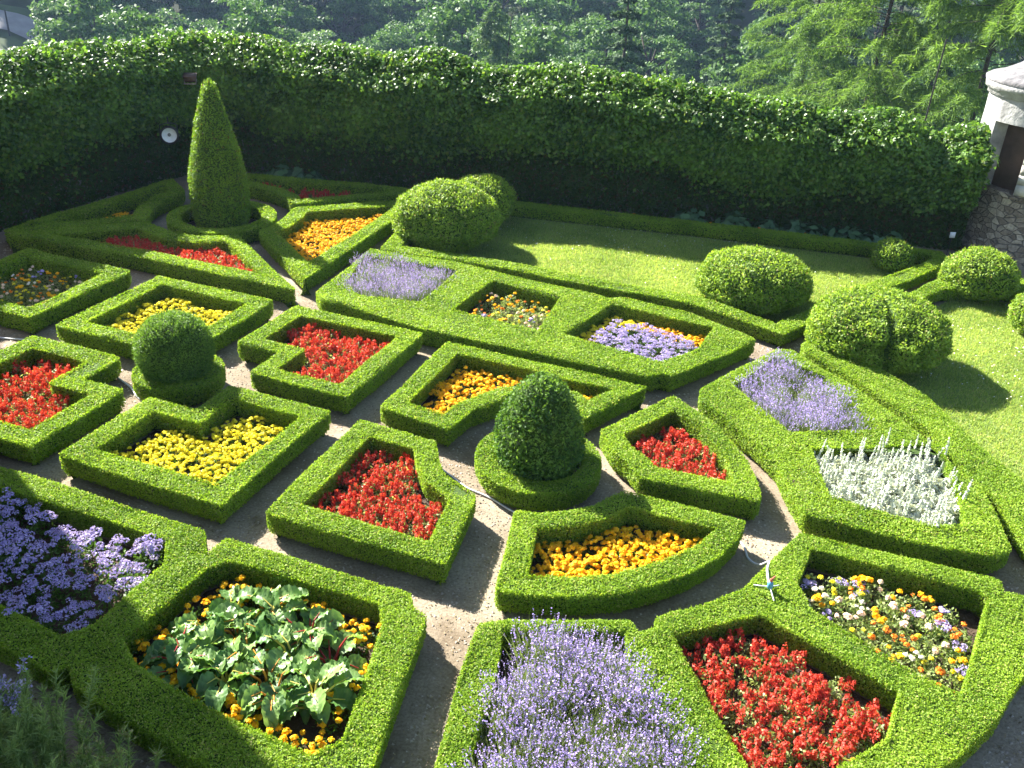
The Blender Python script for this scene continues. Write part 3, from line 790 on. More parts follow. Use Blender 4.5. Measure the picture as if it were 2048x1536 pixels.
bed('cone_left', 0, "golden_marigold", "marigold", "sparse golden marigold in the dark wedge by the left ivy wall", "few marigolds left of the cone", GLD, .30, keep=lambda P: prng.random(len(P)) < .8, sc=(.6, .85))
bed('bed_far_left', 0, "pansy_plant", "pansy", "mixed orange, white and purple pansy in the half shaded far left bed", "pansies in the far left bed", ANN, .20, sc=(.75, 1.0))
bed('long', 1, "mixed_annual", "flower", "loose yellow and pink annual in the middle opening of the long hedge", "annuals in the long hedge block", ANN, .23, sc=(.75, 1.05))
bed('corner', 0, "mixed_annual", "flower", "bushy mixed coloured annual in the opening behind the sprinkler", "annuals in the big corner hedge", ANN, .20, sc=(.85, 1.15), keep=lambda P: P[:, 0] < 4.4)
# blue ageratum with a lemon and golden rim
r3 = np.asarray(INNER['long'][2]); P3 = spots(r3, .165, prng, .07); ed3 = edge_dist(P3, [r3])
far3 = (P3[:, 1] > r3[:, 1].mean() + .05) | (P3[:, 0] < r3[:, 0].min() + .45) | (P3[:, 0] > r3[:, 0].max() - .4)
rim = (ed3 < .30) & far3
plant_set("ageratum", "ageratum", "pale blue ageratum in the middle of the yellow rimmed opening", "ageratums in the long hedge block", AGE, P3[~rim], prng, (.8, 1.0))
plant_set("lemon_marigold", "marigold", "yellow marigold edging the blue ageratum in the long hedge", "marigolds rimming the ageratum", LEM, P3[rim & (P3[:, 0] < r3[:, 0].mean())], prng, (.8, 1.05))
plant_set("golden_marigold", "marigold", "golden marigold edging the blue ageratum in the long hedge", "marigolds rimming the ageratum", GLD, P3[rim & (P3[:, 0] >= r3[:, 0].mean())], prng, (.8, 1.05))
# purple bed
AGT = ageratum_v(660, .27, .10, 6)
bed('near', 0, "tall_ageratum", "ageratum", "tall purple ageratum in the bed crossed by the building shadow", "purple ageratums at the left edge", AGT, .20, sc=(.85, 1.2), keep=lambda P: P[:, 0] > -5.3)
# lavender
for key, i, lb, gr, st in (('long', 0, "lavender clump in the far opening of the long hedge", "lavender beside the big dome bush", .24),
                           ('right_long', 0, "lavender clump in the upper opening of the right hedge block", "lavender above the white lamb's ear", .25),
                           ('corner', 2, "lavender clump in the foreground bed at the bottom centre", "lavender at the bottom of the picture", .22)):
    bed(key, i, "lavender_plant", "lavender", lb, gr, LAVS, st, margin=.06, sc=(.75, 1.1) if key == 'corner' else (.70, .95))
bed('right_long', 1, "lambs_ear", "lamb's ear", "silvery white lamb's ear with woolly spikes in the right hedge block", "white lamb's ears", LAMB, .18, sc=(.95, 1.25), margin=.02)
# ageratum along the back and right of the corner bed
rc = np.asarray(INNER['corner'][0])
for (x, y) in [(2.95, 7.45), (3.05, 7.25), (3.4, 7.35), (3.55, 7.28), (4.0, 6.95), (4.18, 6.75), (4.25, 6.5), (4.2, 6.2), (4.15, 5.95), (4.05, 5.6)]:
    if inside(np.array([(x, y)]), [rc])[0]:
        plant_set("ageratum", "ageratum", "lilac ageratum at the margin of the mixed bed behind the sprinkler", "lilac ageratums in the corner hedge", AGE, [(x, y)], prng, (.7, .95))

# ------------------------------------------------------------------ chard bed
M_CHARD = leaf_mat("chard_leaf", (.05, .135, .024), (.20, .33, .085), trans=.3, rough=.45, spec=.5, patch=14)
M_STALKR = plain("stalk_red", (.45, .04, .03), (.30, .02, .03), rough=.35)
M_STALKO = plain("stalk_amber", (.75, .35, .04), (.6, .2, .03), rough=.35)
M_STALKY = plain("stalk_yellow", (.75, .62, .12), (.6, .5, .1), rough=.35)
def chard(label, x, y, seed, sm):
    rng = np.random.default_rng(seed)
    lf, st = MB(), MB()
    nl = rng.integers(10, 14)
    for i in range(nl):
        a = 6.283 * i / nl * 2 + rng.uniform(-.35, .35); reach = rng.uniform(.03, .20); hh = rng.uniform(.16, .34) - reach * .3
        L = rng.uniform(.17, .27); wd = L * rng.uniform(.32, .42)
        d = np.array([math.cos(a), math.sin(a), 0]); sdv = np.array([-d[1], d[0], 0])
        b = d * .02; m = d * reach * .5 + np.array([0, 0, hh * .75]); e = d * reach + np.array([0, 0, hh])
        tube(st, [b, m, e], [.013, .011, .008], 5)
        nu, nv = 13, 9; V = []
        lean = rng.uniform(-.5, .5); ph = rng.uniform(0, 6.28); up = rng.uniform(.1, .8); dr = rng.uniform(.5, 1.1)
        for u in range(nu):
            t = u / (nu - 1); out = e + d * (L * .92 * t) + np.array([0, 0, L * (up * t - dr * t * t)])
            half = wd * (math.sin(math.pi * min(t * .84 + .12, 1)) ** .6) * (1 + .05 * math.sin(t * 25 + ph))
            for v in range(nv):
                q = (v / (nv - 1) - .5) * 2
                z = .040 * abs(q) ** 1.5 - .008 + .012 * math.sin(t * 26 + ph + 4 * q) * abs(q) ** .5 + .008 * math.sin(q * 8 + t * 19 + ph * 2)
                V.append(out + sdv * (q * half) + np.array([0, 0, z + lean * q * half]) + rng.normal(size=3) * .0015)
        F = [[u * nv + v, u * nv + v + 1, (u + 1) * nv + v + 1, (u + 1) * nv + v] for u in range(nu - 1) for v in range(nv - 1)]
        lf.add(V, F)
        tube(st, [e + np.array([0, 0, .006]), e + d * L * .45 + np.array([0, 0, L * (up * .45 - dr * .2) + .012])], [.007, .003], 4)
    o = link("chard_plant", None, None, (x, y, .015))
    tag(o, label, "chard", "chard plants in the nearest bed")
    link("leaves", lf.mesh("chard_leaves", [M_CHARD], True), o)
    link("stalks", st.mesh("chard_stalks", [sm], True), o)
ring = np.asarray(INNER['near'][1]); PC = spots(offset(ccw(ring), .26), .325, np.random.default_rng(9), .02)[::1]
for i, (x, y) in enumerate(PC):
    sm, cn = ((M_STALKO, "amber"), (M_STALKY, "yellow"), (M_STALKR, "red"), (M_STALKY, "yellow"))[i % 4]
    chard("crinkled %s stalked chard plant in the nearest bed, ringed by golden marigolds" % cn, x, y, 700 + i, sm)
PM = spots(ring, .17, prng, .075); PM = PM[edge_dist(PM, [ring]) < .24]; PM = PM[prng.random(len(PM)) < .92]
GL2 = marigold_v(M_GOLD, 530, (4, 9), .030, .18)
plant_set("golden_marigold", "marigold", "golden marigold on the rim of the chard bed", "golden marigolds round the chard", GL2, PM, prng, (.85, 1.15))

# ------------------------------------------------------------------ shady plants in the near left corner
def feathery(label, x, y, hgt, seed, n=1500, rad=.5, tips=None):
    rng = np.random.default_rng(seed); mb = MB()
    ns = 60; fl = MB()
    for i in range(ns):
        a = rng.uniform(0, 6.283); e = rng.uniform(0, .5); D = np.array([math.sin(e) * math.cos(a), math.sin(e) * math.sin(a), math.cos(e)])
        L = hgt * rng.uniform(.65, 1.0); b = np.array([rng.normal() * rad * .25, rng.normal() * rad * .25, 0])
        tube(mb, [b, b + D * L * .5, b + D * L + np.array([0, 0, .02])], [.006, .004, .002], 4)
        k = n // ns; t = rng.uniform(.15, 1, k)
        P = b + D * (t * L)[:, None]
        blades(mb, P, D + rng.normal(size=(k, 3)) * .75, rng.uniform(.05, .12, k), .009, rng)
        if tips is not None and rng.random() < .8:
            k = 22; c = b + D * L
            leaves(fl, c + rng.normal(size=(k, 3)) * .02, unit(rng.normal(size=(k, 3))) + [0, 0, .5], .024, .018, .5, rng)
    o = link("feathery_shrub", mb.mesh("feathery_shrub", [M_DILL]), None, (x, y, 0))
    tag(o, label, "plant", "shaded plants in the near corner")
    if tips is not None and fl.V: link("blossoms", fl.mesh("shrub_flowers", [tips]), o)
feathery("feathery dark green shrub leftmost in the shaded bottom corner", -3.4, 4.6, .85, 801, 11000, .75)
feathery("feathery shrub with buff seed tips, right one of the shaded corner clump", -2.72, 4.3, .70, 802, 9000, .65, tips=leaf_mat("seed_tip", (.14, .16, .05), (.25, .24, .09), .2))
feathery("tall feathery shrub nearest the bottom left picture corner", -3.0, 3.95, .95, 803, 11000, .75)
feathery("loose plant with pale violet flowers above the feathery shrubs", -3.78, 5.05, .62, 804, 2200, .4, tips=M_AGE)
feathery("low chartreuse flowered plant at the bottom edge", -2.12, 3.98, .40, 805, 1800, .3, tips=leaf_mat("chartreuse", (.35, .42, .04), (.5, .55, .08), .3))

# ------------------------------------------------------------------ ivy clad garden walls
M_WALL = stone_mat("wall_stone", (.22, .20, .17), (.15, .14, .12), (.1, .09, .08), .5, .22)
def ivy_wall(name, label, line, seed, top, skip_end=0.0):
    rng = np.random.default_rng(seed)
    line = np.asarray(line, float); seg = np.diff(line, axis=0); L = np.linalg.norm(seg, axis=1); cum = np.concatenate([[0], np.cumsum(L)])
    th = .5
    mb = MB()
    e = unit(seg); nn = np.c_[e[:, 1], -e[:, 0]]
    vn = np.array([unit(nn[max(i - 1, 0)] + nn[min(i, len(nn) - 1)]) for i in range(len(line))])
    n = len(line)
    f0 = line; b0 = line - vn * th
    tz = np.array([top(c) for c in cum]) - .45
    V = np.concatenate([np.c_[f0, np.full(n, -.2)], np.c_[f0, tz], np.c_[b0, tz], np.c_[b0, np.full(n, -3.0)]])
    F = [[k * n + i, k * n + i + 1, (k + 1) * n + i + 1, (k + 1) * n + i] for k in range(3) for i in range(n - 1)]
    mb.add(V, F)
    mb.add(V[[0, n, 2 * n, 3 * n]], [[0, 1, 2, 3]]); mb.add(V[[n - 1, 2 * n - 1, 3 * n - 1, 4 * n - 1]], [[3, 2, 1, 0]])
    w = link(name, mb.mesh(name, [M_WALL]))
    tag(w, label, "wall")
    # ivy: arc coordinate q from the foot of the front, over the top, down the back
    iv = MB()
    nz, nz2 = Noise(seed, .9, 3), Noise(seed + 1, 3.2, 3)
    tot = cum[-1]
    def place(k, frac_lo, frac_hi):
        s = rng.uniform(0, tot, k); i = np.clip(np.searchsorted(cum, s) - 1, 0, len(seg) - 1)
        t = (s - cum[i]) / L[i]
        B = line[i] + seg[i] * t[:, None]; N2 = vn[i] * (1 - t)[:, None] + vn[i + 1] * t[:, None]
        T = np.array([top(c) for c in np.linspace(0, tot, 200)]); tp = np.interp(s, np.linspace(0, tot, 200), T)
        return B, N2, tp, s
    # front face
    area_f = tot * 2.9
    k = int(area_f * 2400); B, N2, tp, s = place(k, 0, 1)
    z = rng.random(k) ** .85 * (tp - .25)
    rel = z / tp
    q3 = np.c_[B, z]
    a = nz(q3); b = nz2(q3)
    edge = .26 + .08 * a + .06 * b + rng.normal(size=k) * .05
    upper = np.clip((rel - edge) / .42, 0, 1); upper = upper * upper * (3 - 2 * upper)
    bulge = .10 + .03 * b + upper * (.48 + .12 * a + .10 * b)
    bulge = np.minimum(bulge, np.maximum((tp + .05 - z) / .72, 0) ** .8 * .95 - .12)
    dep = bulge - np.abs(rng.normal(size=k)) * (.05 + .09 * upper)
    P = np.c_[B + N2 * dep[:, None], z]
    N = np.c_[N2, .35 + .5 * upper]
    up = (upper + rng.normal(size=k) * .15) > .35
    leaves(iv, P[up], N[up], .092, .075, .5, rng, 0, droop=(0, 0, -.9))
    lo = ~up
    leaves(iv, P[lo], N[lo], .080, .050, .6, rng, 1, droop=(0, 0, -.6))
    # top and back
    k = int(tot * 1.6 * 1900); B, N2, tp, s = place(k, 0, 1)
    v = rng.uniform(-.70, .66, k); q3 = np.c_[B + N2 * v[:, None], tp]
    z = tp + .06 + .09 * nz(q3) + .075 * nz2(q3) - .62 * np.clip(v + .12, 0, 1) - .7 * np.clip(-.38 - v, 0, 1) - np.abs(rng.normal(size=k)) * .08
    P = np.c_[B + N2 * v[:, None], z]
    N = np.c_[N2 * np.clip(v + .12, -.4, .3)[:, None] * .8, np.ones(k)]
    leaves(iv, P, N, .095, .078, .5, rng, 0)
    # leafy shoots: small domes of hanging leaves over the upper part
    k = int(tot * 180); B, N2, tp, s = place(k, 0, 1); v = rng.uniform(-.62, 1.35, k); q3 = np.c_[B + N2 * np.minimum(v, .66)[:, None], tp]
    lump = .09 * nz(q3) + .075 * nz2(q3)
    zc = tp + .10 + lump - .62 * np.clip(np.minimum(v, .66) + .12, 0, 1) - .7 * np.clip(-.38 - v, 0, 1) - 1.25 * np.clip(v - .66, 0, 1)
    vc = np.where(v > .66, .60 - .18 * (v - .66) + .5 * lump, v)
    C = np.c_[B + N2 * vc[:, None], zc]
    m = 22; D = unit(rng.normal(size=(k, m, 3)) + np.array([0, 0, .55])); D[..., 2] = np.abs(D[..., 2]) - .15
    cr = rng.uniform(.09, .17, (k, 1, 1))
    P = (C[:, None] + D * cr).reshape(-1, 3)
    leaves(iv, P, unit(D.reshape(-1, 3) + np.array([0, 0, .35])), 0.074, .058, .38, rng, 0, droop=(0, 0, -.7))
    # shoots standing proud of the top
    k = int(tot * 26); B, N2, tp, s = place(k, 0, 1)
    for j in range(k):
        v = rng.uniform(-.45, .3); m = 7; t = np.linspace(0, 1, m)
        D = np.array([rng.normal() * .5, rng.normal() * .5, 1.0]); hgt = rng.uniform(.08, .24)
        P = np.array([*(B[j] + N2[j] * v), tp[j] + .02]) + D * (t * hgt)[:, None]
        leaves(iv, P, np.array([0, -.3, .8]), .085, .07, .7, rng, 0)
    k = int(tot * 500); B, N2, tp, s = place(k, 0, 1)
    z = tp - rng.uniform(0, 1.6, k)
    leaves(iv, np.c_[B - N2 * (th + rng.uniform(.02, .2, k))[:, None], z], np.c_[-N2, np.full(k, .3)], .12, .09, .5, rng, 0)
    o = link("ivy", iv.mesh("ivy", [M_IVY, M_IVYLOW]), w)
    return w
ivy_wall("garden_wall", "long garden wall under a thick glossy ivy mane, closing the back of the garden", WALL_BACK, 901,
         lambda c: float(np.interp(c, [0, 2.2, 7.6, 11.6, 15.6, 17], [2.86, 2.72, 2.78, 2.58, 2.37, 2.37])) + .05 * math.sin(c * .8) - .32 * math.exp(-((c - 15.9) / .45) ** 2) + .10 * math.sin(c * 1.9 + .6) * math.sin(c * .7))
ivy_wall("garden_wall", "ivy covered garden wall running to the corner on the left", WALL_LEFT, 902, lambda c: float(np.interp(c, [0, 4, 7, 10], [2.72, 2.78, 2.88, 2.90])) + .05 * math.sin(c * 1.1 + 2))

# leafy border plants and nasturtiums at the wall foot
M_BERG = leaf_mat("bergenia_leaf", (.06, .13, .06), (.13, .24, .10), trans=.2, rough=.45, spec=.4)
def bergenia(seed):
    rng = np.random.default_rng(seed); mb = MB(); n = 42
    D = unit(rng.normal(size=(n, 3))); D[:, 2] = np.abs(D[:, 2])
    leaves(mb, D * np.array([.22, .18, .20]) * rng.uniform(.6, 1, n)[:, None] + [0, 0, .05], D + [0, 0, .7], .13, .11, .35, rng)
    return mb.mesh("bergenia", [M_BERG])
BG = [bergenia(950 + i) for i in range(3)]
for i, (x, y) in enumerate([(5.2, 18.95), (5.75, 18.8), (6.1, 18.75), (6.5, 18.6), (6.85, 18.55), (7.2, 18.45), (7.6, 18.4), (4.5, 19.05), (-5.6, 20.75), (-5.2, 20.7), (-4.8, 20.62), (3.6, 19.2)]):
    o = link("border_plant", BG[i % 3], None, (x, y, .0), i * 1.7, 1.35 + .4 * ((i * 37) % 10) / 10)
    far = x < -4
    tag(o, "leafy border plant at the wall foot behind the tall cone" if far else "broad leaved border plant between the ivy wall and the lawn hedge", "plant",
        "border plants behind the cone" if far else "border plants behind the lawn hedge")
def nasturtium():
    rng = np.random.default_rng(99); mb = MB()
    pompon(mb, (0, 0, .16), .035, rng, 0); mound(mb, rng, 24, .11, .13, .06, 1)
    return mb.mesh("nasturtium", [M_ORG, M_FOL])
NS = nasturtium()
for i, (x, y) in enumerate([(-9.3, 15.9), (-9.15, 16.4), (-8.9, 16.8), (-8.75, 17.4), (-8.45, 17.9), (-8.2, 18.6), (-8.0, 19.1), (-3.6, 20.4), (-1.2, 19.9), (.6, 19.6), (2.4, 19.3), (4.0, 19.0), (5.0, 18.85), (5.9, 18.65)]):
    o = link("nasturtium", NS, None, (x, y, 0), i * 2.1)
    tag(o, "orange nasturtium in the dark border under the %s ivy wall" % ("left" if x < -7 else "back"), "flower", "nasturtiums under the %s ivy wall" % ("left" if x < -7 else "back"))
# silver edging plants in the cone ring
SG = MB(); mound(SG, np.random.default_rng(3), 60, .09, .12, .04); SGm = SG.mesh("silver_tuft", [M_SILV])
for i, a in enumerate((-1.1, -.75, -.45, -.15, .15)):
    tag(link("silver_tuft", SGm, None, (CONE[0] + .68 * math.cos(a), CONE[1] + .68 * math.sin(a), .01), i, .7 + .1 * (i % 3)), "small silvery plant inside the ring at the foot of the tall cone", "plant", "silver tufts in the cone ring")

# ------------------------------------------------------------------ stone turret at the right end of the wall
M_PLAST = plain("lime_plaster", (.44, .435, .42), (.19, .19, .185), rough=.95, scale=3.4, bump=1.0, bscale=14, detail=8)
M_STONE = stone_mat("rubble_stone", (.36, .31, .24), (.16, .135, .105), (.33, .30, .26), .24, .115, .016, 1.0)
M_CAP = plain("roof_stone", (.21, .20, .205), (.085, .085, .09), rough=.9, scale=6, bump=.9, bscale=20)
M_DARK = plain("passage_wall", (.12, .08, .055), (.07, .048, .03), rough=.9, scale=3, bump=.5)
def rubble():
    m, n, N, L = mat_new("rubble")
    out = N("ShaderNodeOutputMaterial"); tc = N("ShaderNodeTexCoord"); bs = N("ShaderNodeBsdfPrincipled")
    mp = N("ShaderNodeMapping"); mp.inputs["Scale"].default_value = (1, 1, 1.7); L(tc.outputs["Object"], mp.inputs[0])
    v = N("ShaderNodeTexVoronoi"); v.feature = 'F1'; v.inputs["Scale"].default_value = 5.6; L(mp.outputs[0], v.inputs["Vector"])
    e = N("ShaderNodeTexVoronoi"); e.feature = 'DISTANCE_TO_EDGE'; e.inputs["Scale"].default_value = 5.6; L(mp.outputs[0], e.inputs["Vector"])
    sp_ = N("ShaderNodeSeparateColor"); L(v.outputs["Color"], sp_.inputs[0])
    cr = N("ShaderNodeValToRGB"); L(sp_.outputs[0], cr.inputs[0])
    cr.color_ramp.elements[0].color = (.16, .125, .09, 1); cr.color_ramp.elements[1].color = (.44, .375, .285, 1)
    x = cr.color_ramp.elements.new(.6); x.color = (.30, .25, .19, 1)
    mr = N("ShaderNodeMapRange"); mr.inputs[1].default_value = .0; mr.inputs[2].default_value = .06; L(e.outputs["Distance"], mr.inputs[0])
    mx = N("ShaderNodeMixRGB"); L(mr.outputs[0], mx.inputs[0]); mx.inputs[1].default_value = (.25, .225, .19, 1); L(cr.outputs[0], mx.inputs[2])
    nz = N("ShaderNodeTexNoise"); nz.inputs["Scale"].default_value = 16; nz.inputs["Detail"].default_value = 6; L(tc.outputs["Object"], nz.inputs["Vector"])
    ov = N("ShaderNodeMixRGB"); ov.blend_type = 'OVERLAY'; ov.inputs[0].default_value = .7; L(mx.outputs[0], ov.inputs[1]); L(nz.outputs["Fac"], ov.inputs[2])
    L(ov.outputs[0], bs.inputs["Base Color"]); bs.inputs["Roughness"].default_value = .95
    ad = N("ShaderNodeMath"); L(mr.outputs[0], ad.inputs[0]); L(nz.outputs["Fac"], ad.inputs[1])
    bp = N("ShaderNodeBump"); bp.inputs["Strength"].default_value = 1.0; bp.inputs["Distance"].default_value = .05
    L(ad.outputs[0], bp.inputs["Height"]); L(bp.outputs[0], bs.inputs["Normal"]); L(bs.outputs[0], out.inputs[0])
    return m
M_STONE = rubble()
TC = (10.27, 18.95)
def turret():
    root = link("stone_turret", None, None, (TC[0], TC[1], 0))
    tag(root, "whitewashed stone turret with bell shaped cap at the end of the ivy wall", "turret")
    R = 1.14
    # rubble base: a blunt pier
    mb = MB()
    ring = np.array([(-1.02, -.15), (-.72, -.95), (.05, -1.30), (1.3, -1.25), (2.0, .2), (1.2, 1.4), (-.4, 1.3), (-1.0, .6)])
    lev = [(-2.5, 1.06), (0, 1.02), (.7, 1.0), (1.30, .985)]
    n = len(ring)
    V = np.concatenate([np.c_[ring * k, np.full(n, z)] for z, k in lev])
    F = [[i * n + j, i * n + (j + 1) % n, (i + 1) * n + (j + 1) % n, (i + 1) * n + j] for i in range(3) for j in range(n)]
    mb.add(V, F); link("base", mb.mesh("turret_base", [M_STONE]), root)
    mb = MB(); r2 = ring * 1.01
    V = np.concatenate([np.c_[r2, np.full(n, 1.303)], np.c_[r2, np.full(n, 1.38)], [(0, 0, 1.38)]])
    mb.add(V[:2 * n], [[j, (j + 1) % n, n + (j + 1) % n, n + j] for j in range(n)]); mb.add(V, [[n + j, n + (j + 1) % n, 2 * n] for j in range(n)])
    link("ledge", mb.mesh("turret_ledge", [M_STONE]), root)
    # drum with a doorway
    d0, d1 = math.radians(194), math.radians(234)
    mb = MB()
    z0, zd, z1 = 1.385, 2.66, 3.10
    lathe(mb, [(R + .03, z0), (R, z0 + .5), (R, zd)], 30, (0, 0, 0), 0, d1, d0 + 2 * math.pi)
    lathe(mb, [(R, zd), (R, z1)], 36)
    for a in (d0, d1):
        c, s = math.cos(a), math.sin(a); p = [(R * c, R * s, z0), ((R - .32) * c, (R - .32) * s, z0), ((R - .32) * c, (R - .32) * s, zd), (R * c, R * s, zd)]
        mb.add(p, [[0, 1, 2, 3]])
    lathe(mb, [(R, zd), (R - .32, zd)], 8, (0, 0, 0), 0, d0, d1)
    link("drum", mb.mesh("turret_drum", [M_PLAST]), root)
    mb = MB(); lathe(mb, [(R - .33, z0 + .002), (R - .33, zd + .3), (.01, zd + .3)], 30); link("passage", mb.mesh("turret_passage", [M_DARK]), root)
    # rough quoins round the doorway
    rng = np.random.default_rng(31)
    mb = MB(); z = z0
    while z < zd - .05:
        hh = rng.uniform(.13, .22); wd = rng.uniform(.2, .34)
        a = d1 + wd / 2 / R
        box(mb, ((R + .005) * math.cos(a), (R + .005) * math.sin(a), z + hh / 2), (.07, wd, hh * .93), a); z += hh
    link("quoins", mb.mesh("turret_quoins", [plain("quoin_stone", (.55, .53, .48), (.33, .31, .27), rough=.95, scale=5, bump=.8)]), root)
    mb = MB()
    lathe(mb, [(R, 3.10), (R + .05, 3.12), (R + .05, 3.20), (R + .11, 3.23), (R + .13, 3.36), (R + .08, 3.38)], 36)
    link("cornice", mb.mesh("turret_cornice", [M_PLAST], False), root)
    mb = MB()
    lathe(mb, [(R + .14, 3.362), (R + .15, 3.41), (R + .08, 3.46), (R - .14, 3.53), (R - .40, 3.67), (R - .62, 3.86), (R - .85, 4.15), (R - 1.0, 4.5), (.03, 4.7)], 36)
    link("cap", mb.mesh("turret_cap", [M_CAP], True), root)
turret()

# ------------------------------------------------------------------ lamps, sign, hoses, sprinkler
M_BLACK = plain("black_metal", (.03, .03, .03), (.02, .02, .02), rough=.45)
M_PALE_REFL = plain("reflector", (.86, .87, .92), (.72, .74, .80), rough=.22, metal=.15, scale=14)  # mirror brightness painted in as a pale, barely metallic colour
M_BROWN = plain("rusty_metal", (.10, .06, .045), (.06, .04, .03), rough=.6)
def aim(o, loc, tgt):
    o.location = loc
    o.rotation_euler = (Vector(tgt) - Vector(loc)).to_track_quat('Z', 'Y').to_euler()
fl = link("floodlight", None); tag(fl, "round floodlight with bright reflector on the dark ivy wall left of the cone", "floodlight")
mb = MB(); lathe(mb, [(.02, -.16), (.09, -.14), (.155, -.02), (.195, .035), (.15, .037)], 28); link("housing", mb.mesh("housing", [M_BLACK], True), fl)
mb = MB(); lathe(mb, [(.153, .030), (.11, -.03), (.05, -.065), (.005, -.07)], 28); rf = link("reflector", mb.mesh("reflector", [M_PALE_REFL], True), fl)
mb = MB(); lathe(mb, [(.03, -.06), (.035, -.01), (.02, .015), (.002, .02)], 14); link("bulb", mb.mesh("bulb", [plain("bulb_glass", (.16, .16, .17), rough=.2)], True), rf)
mb = MB(); tube(mb, [(-.175, 0, -.02), (-.175, .20, -.02), (-.06, .24, -.02), (.10, .24, -.02), (.175, .20, -.02), (.175, 0, -.02)], .011, 5); tube(mb, [(0, .24, -.02), (0, .27, -.5)], .015, 6)
link("bracket", mb.mesh("bracket", [M_BLACK]), fl)
aim(fl, (-7.50, 19.45, 1.25), (-2.0, 5.0, 1.9))
sp = link("lamp_box", None); tag(sp, "small brown lamp box half sunk in the ivy above the floodlight", "lamp")
mb = MB(); box(mb, (0, 0, 0), (.24, .16, .10)); box(mb, (0, 0, .06), (.27, .19, .03)); link("housing", mb.mesh("lamp_housing", [M_BROWN]), sp)
mb = MB(); tube(mb, [(-.12, -.02, -.02), (-.12, -.14, -.06), (.12, -.14, -.06), (.12, -.02, -.02)], .013, 5); link("bracket", mb.mesh("lamp_bracket", [plain("pale_metal", (.30, .24, .18), rough=.5)]), sp)
sp.location = (-7.22, 20.28, 2.28); sp.rotation_euler = (math.radians(18), 0, .2)
M_SIGN = plain("sign_white", (.72, .73, .75), (.62, .63, .66), rough=.5)
sg = link("garden_sign", None, None, (8.66, 18.05, 0), .15); tag(sg, "small blank white plate on a stake beside the turret base", "sign")
mb = MB(); box(mb, (0, 0, .50), (.115, .012, .115)); link("plate", mb.mesh("plate", [M_SIGN]), sg)
mb = MB(); tube(mb, [(0, .012, 0), (0, .012, .5)], .008, 6); link("stake", mb.mesh("stake", [M_BLACK]), sg)
pl = MB(); tube(pl, [(8.55, 20.5, .3), (8.57, 20.5, 3.9)], [.02, .016], 6); tag(link("thin_pole", pl.mesh("thin_pole", [M_BLACK], True)), "thin dark pole behind the ivy wall near the turret", "pole")

M_HOSE = plain("hose_pale", (.62, .64, .66), (.5, .52, .55), rough=.4)
def hose(label, pts):
    P = np.array(pts, float); t = np.linspace(0, len(P) - 1, 8 * len(P)); i = np.clip(t.astype(int), 0, len(P) - 2); f = (t - i)[:, None]
    pm = P[np.clip(i - 1, 0, None)]; p0 = P[i]; p1 = P[i + 1]; p2 = P[np.clip(i + 2, None, len(P) - 1)]
    Q = .5 * (2 * p0 + (p1 - pm) * f + (2 * pm - 5 * p0 + 4 * p1 - p2) * f ** 2 + (3 * p0 - pm - 3 * p1 + p2) * f ** 3)
    mb = MB(); tube(mb, Q, .0115, 7); tag(link("garden_hose", mb.mesh("garden_hose", [M_HOSE], True)), label, "hose")
hose("pale garden hose on the path left of the egg topiary's ring", [(-.95, 9.42, .02), (-.66, 9.10, .02), (-.45, 8.87, .02), (-.18, 8.70, .02), (.15, 8.42, .02), (.55, 8.30, .02)])
hose("pale hose rising from the path onto the hedge to the sprinkler", [(2.20, 8.40, .02), (2.56, 8.15, .02), (2.60, 7.85, .03), (2.66, 7.66, .10), (2.68, 7.45, .31), (2.62, 7.28, .35), (2.58, 7.05, .37)])
hose("pale hose crossing the path left of the ball topiary", [(-5.62, 11.25, .02), (-5.40, 11.05, .02), (-5.10, 10.78, .02), (-4.92, 10.55, .02), (-4.5, 10.1, .02)])
hose("pale hose on the path at the left picture edge", [(-7.8, 12.05, .02), (-7.4, 12.0, .02), (-7.0, 11.98, .02), (-6.5, 11.85, .02)])
spk = link("sprinkler", None, None, (2.575, 6.98, .352), .4, 1.0); tag(spk, "blue and red lawn sprinkler on three pale legs, standing on the hedge top", "sprinkler")
mb = MB(); lathe(mb, [(.014, 0), (.026, .015), (.028, .06), (.021, .085), (.01, .09)], 14); link("body", mb.mesh("sprinkler_body", [plain("blue_plastic", (.10, .32, .50), (.08, .26, .42), rough=.35)], True), spk)
mb = MB(); lathe(mb, [(.012, .088), (.017, .10), (.014, .12), (.005, .128)], 12); tube(mb, [(0, 0, .11), (.045, .01, .135)], [.009, .006], 6); link("nozzle", mb.mesh("nozzle", [plain("red_plastic", (.62, .16, .10), (.5, .12, .08), rough=.35)], True), spk)
for a in (.2, 2.3, 4.4):
    mb = MB(); tube(mb, [(0, 0, .03), (.09 * math.cos(a), .09 * math.sin(a), .0), (.15 * math.cos(a), .15 * math.sin(a), -.015)], .006, 6); link("leg", mb.mesh("leg", [M_HOSE], True), spk)

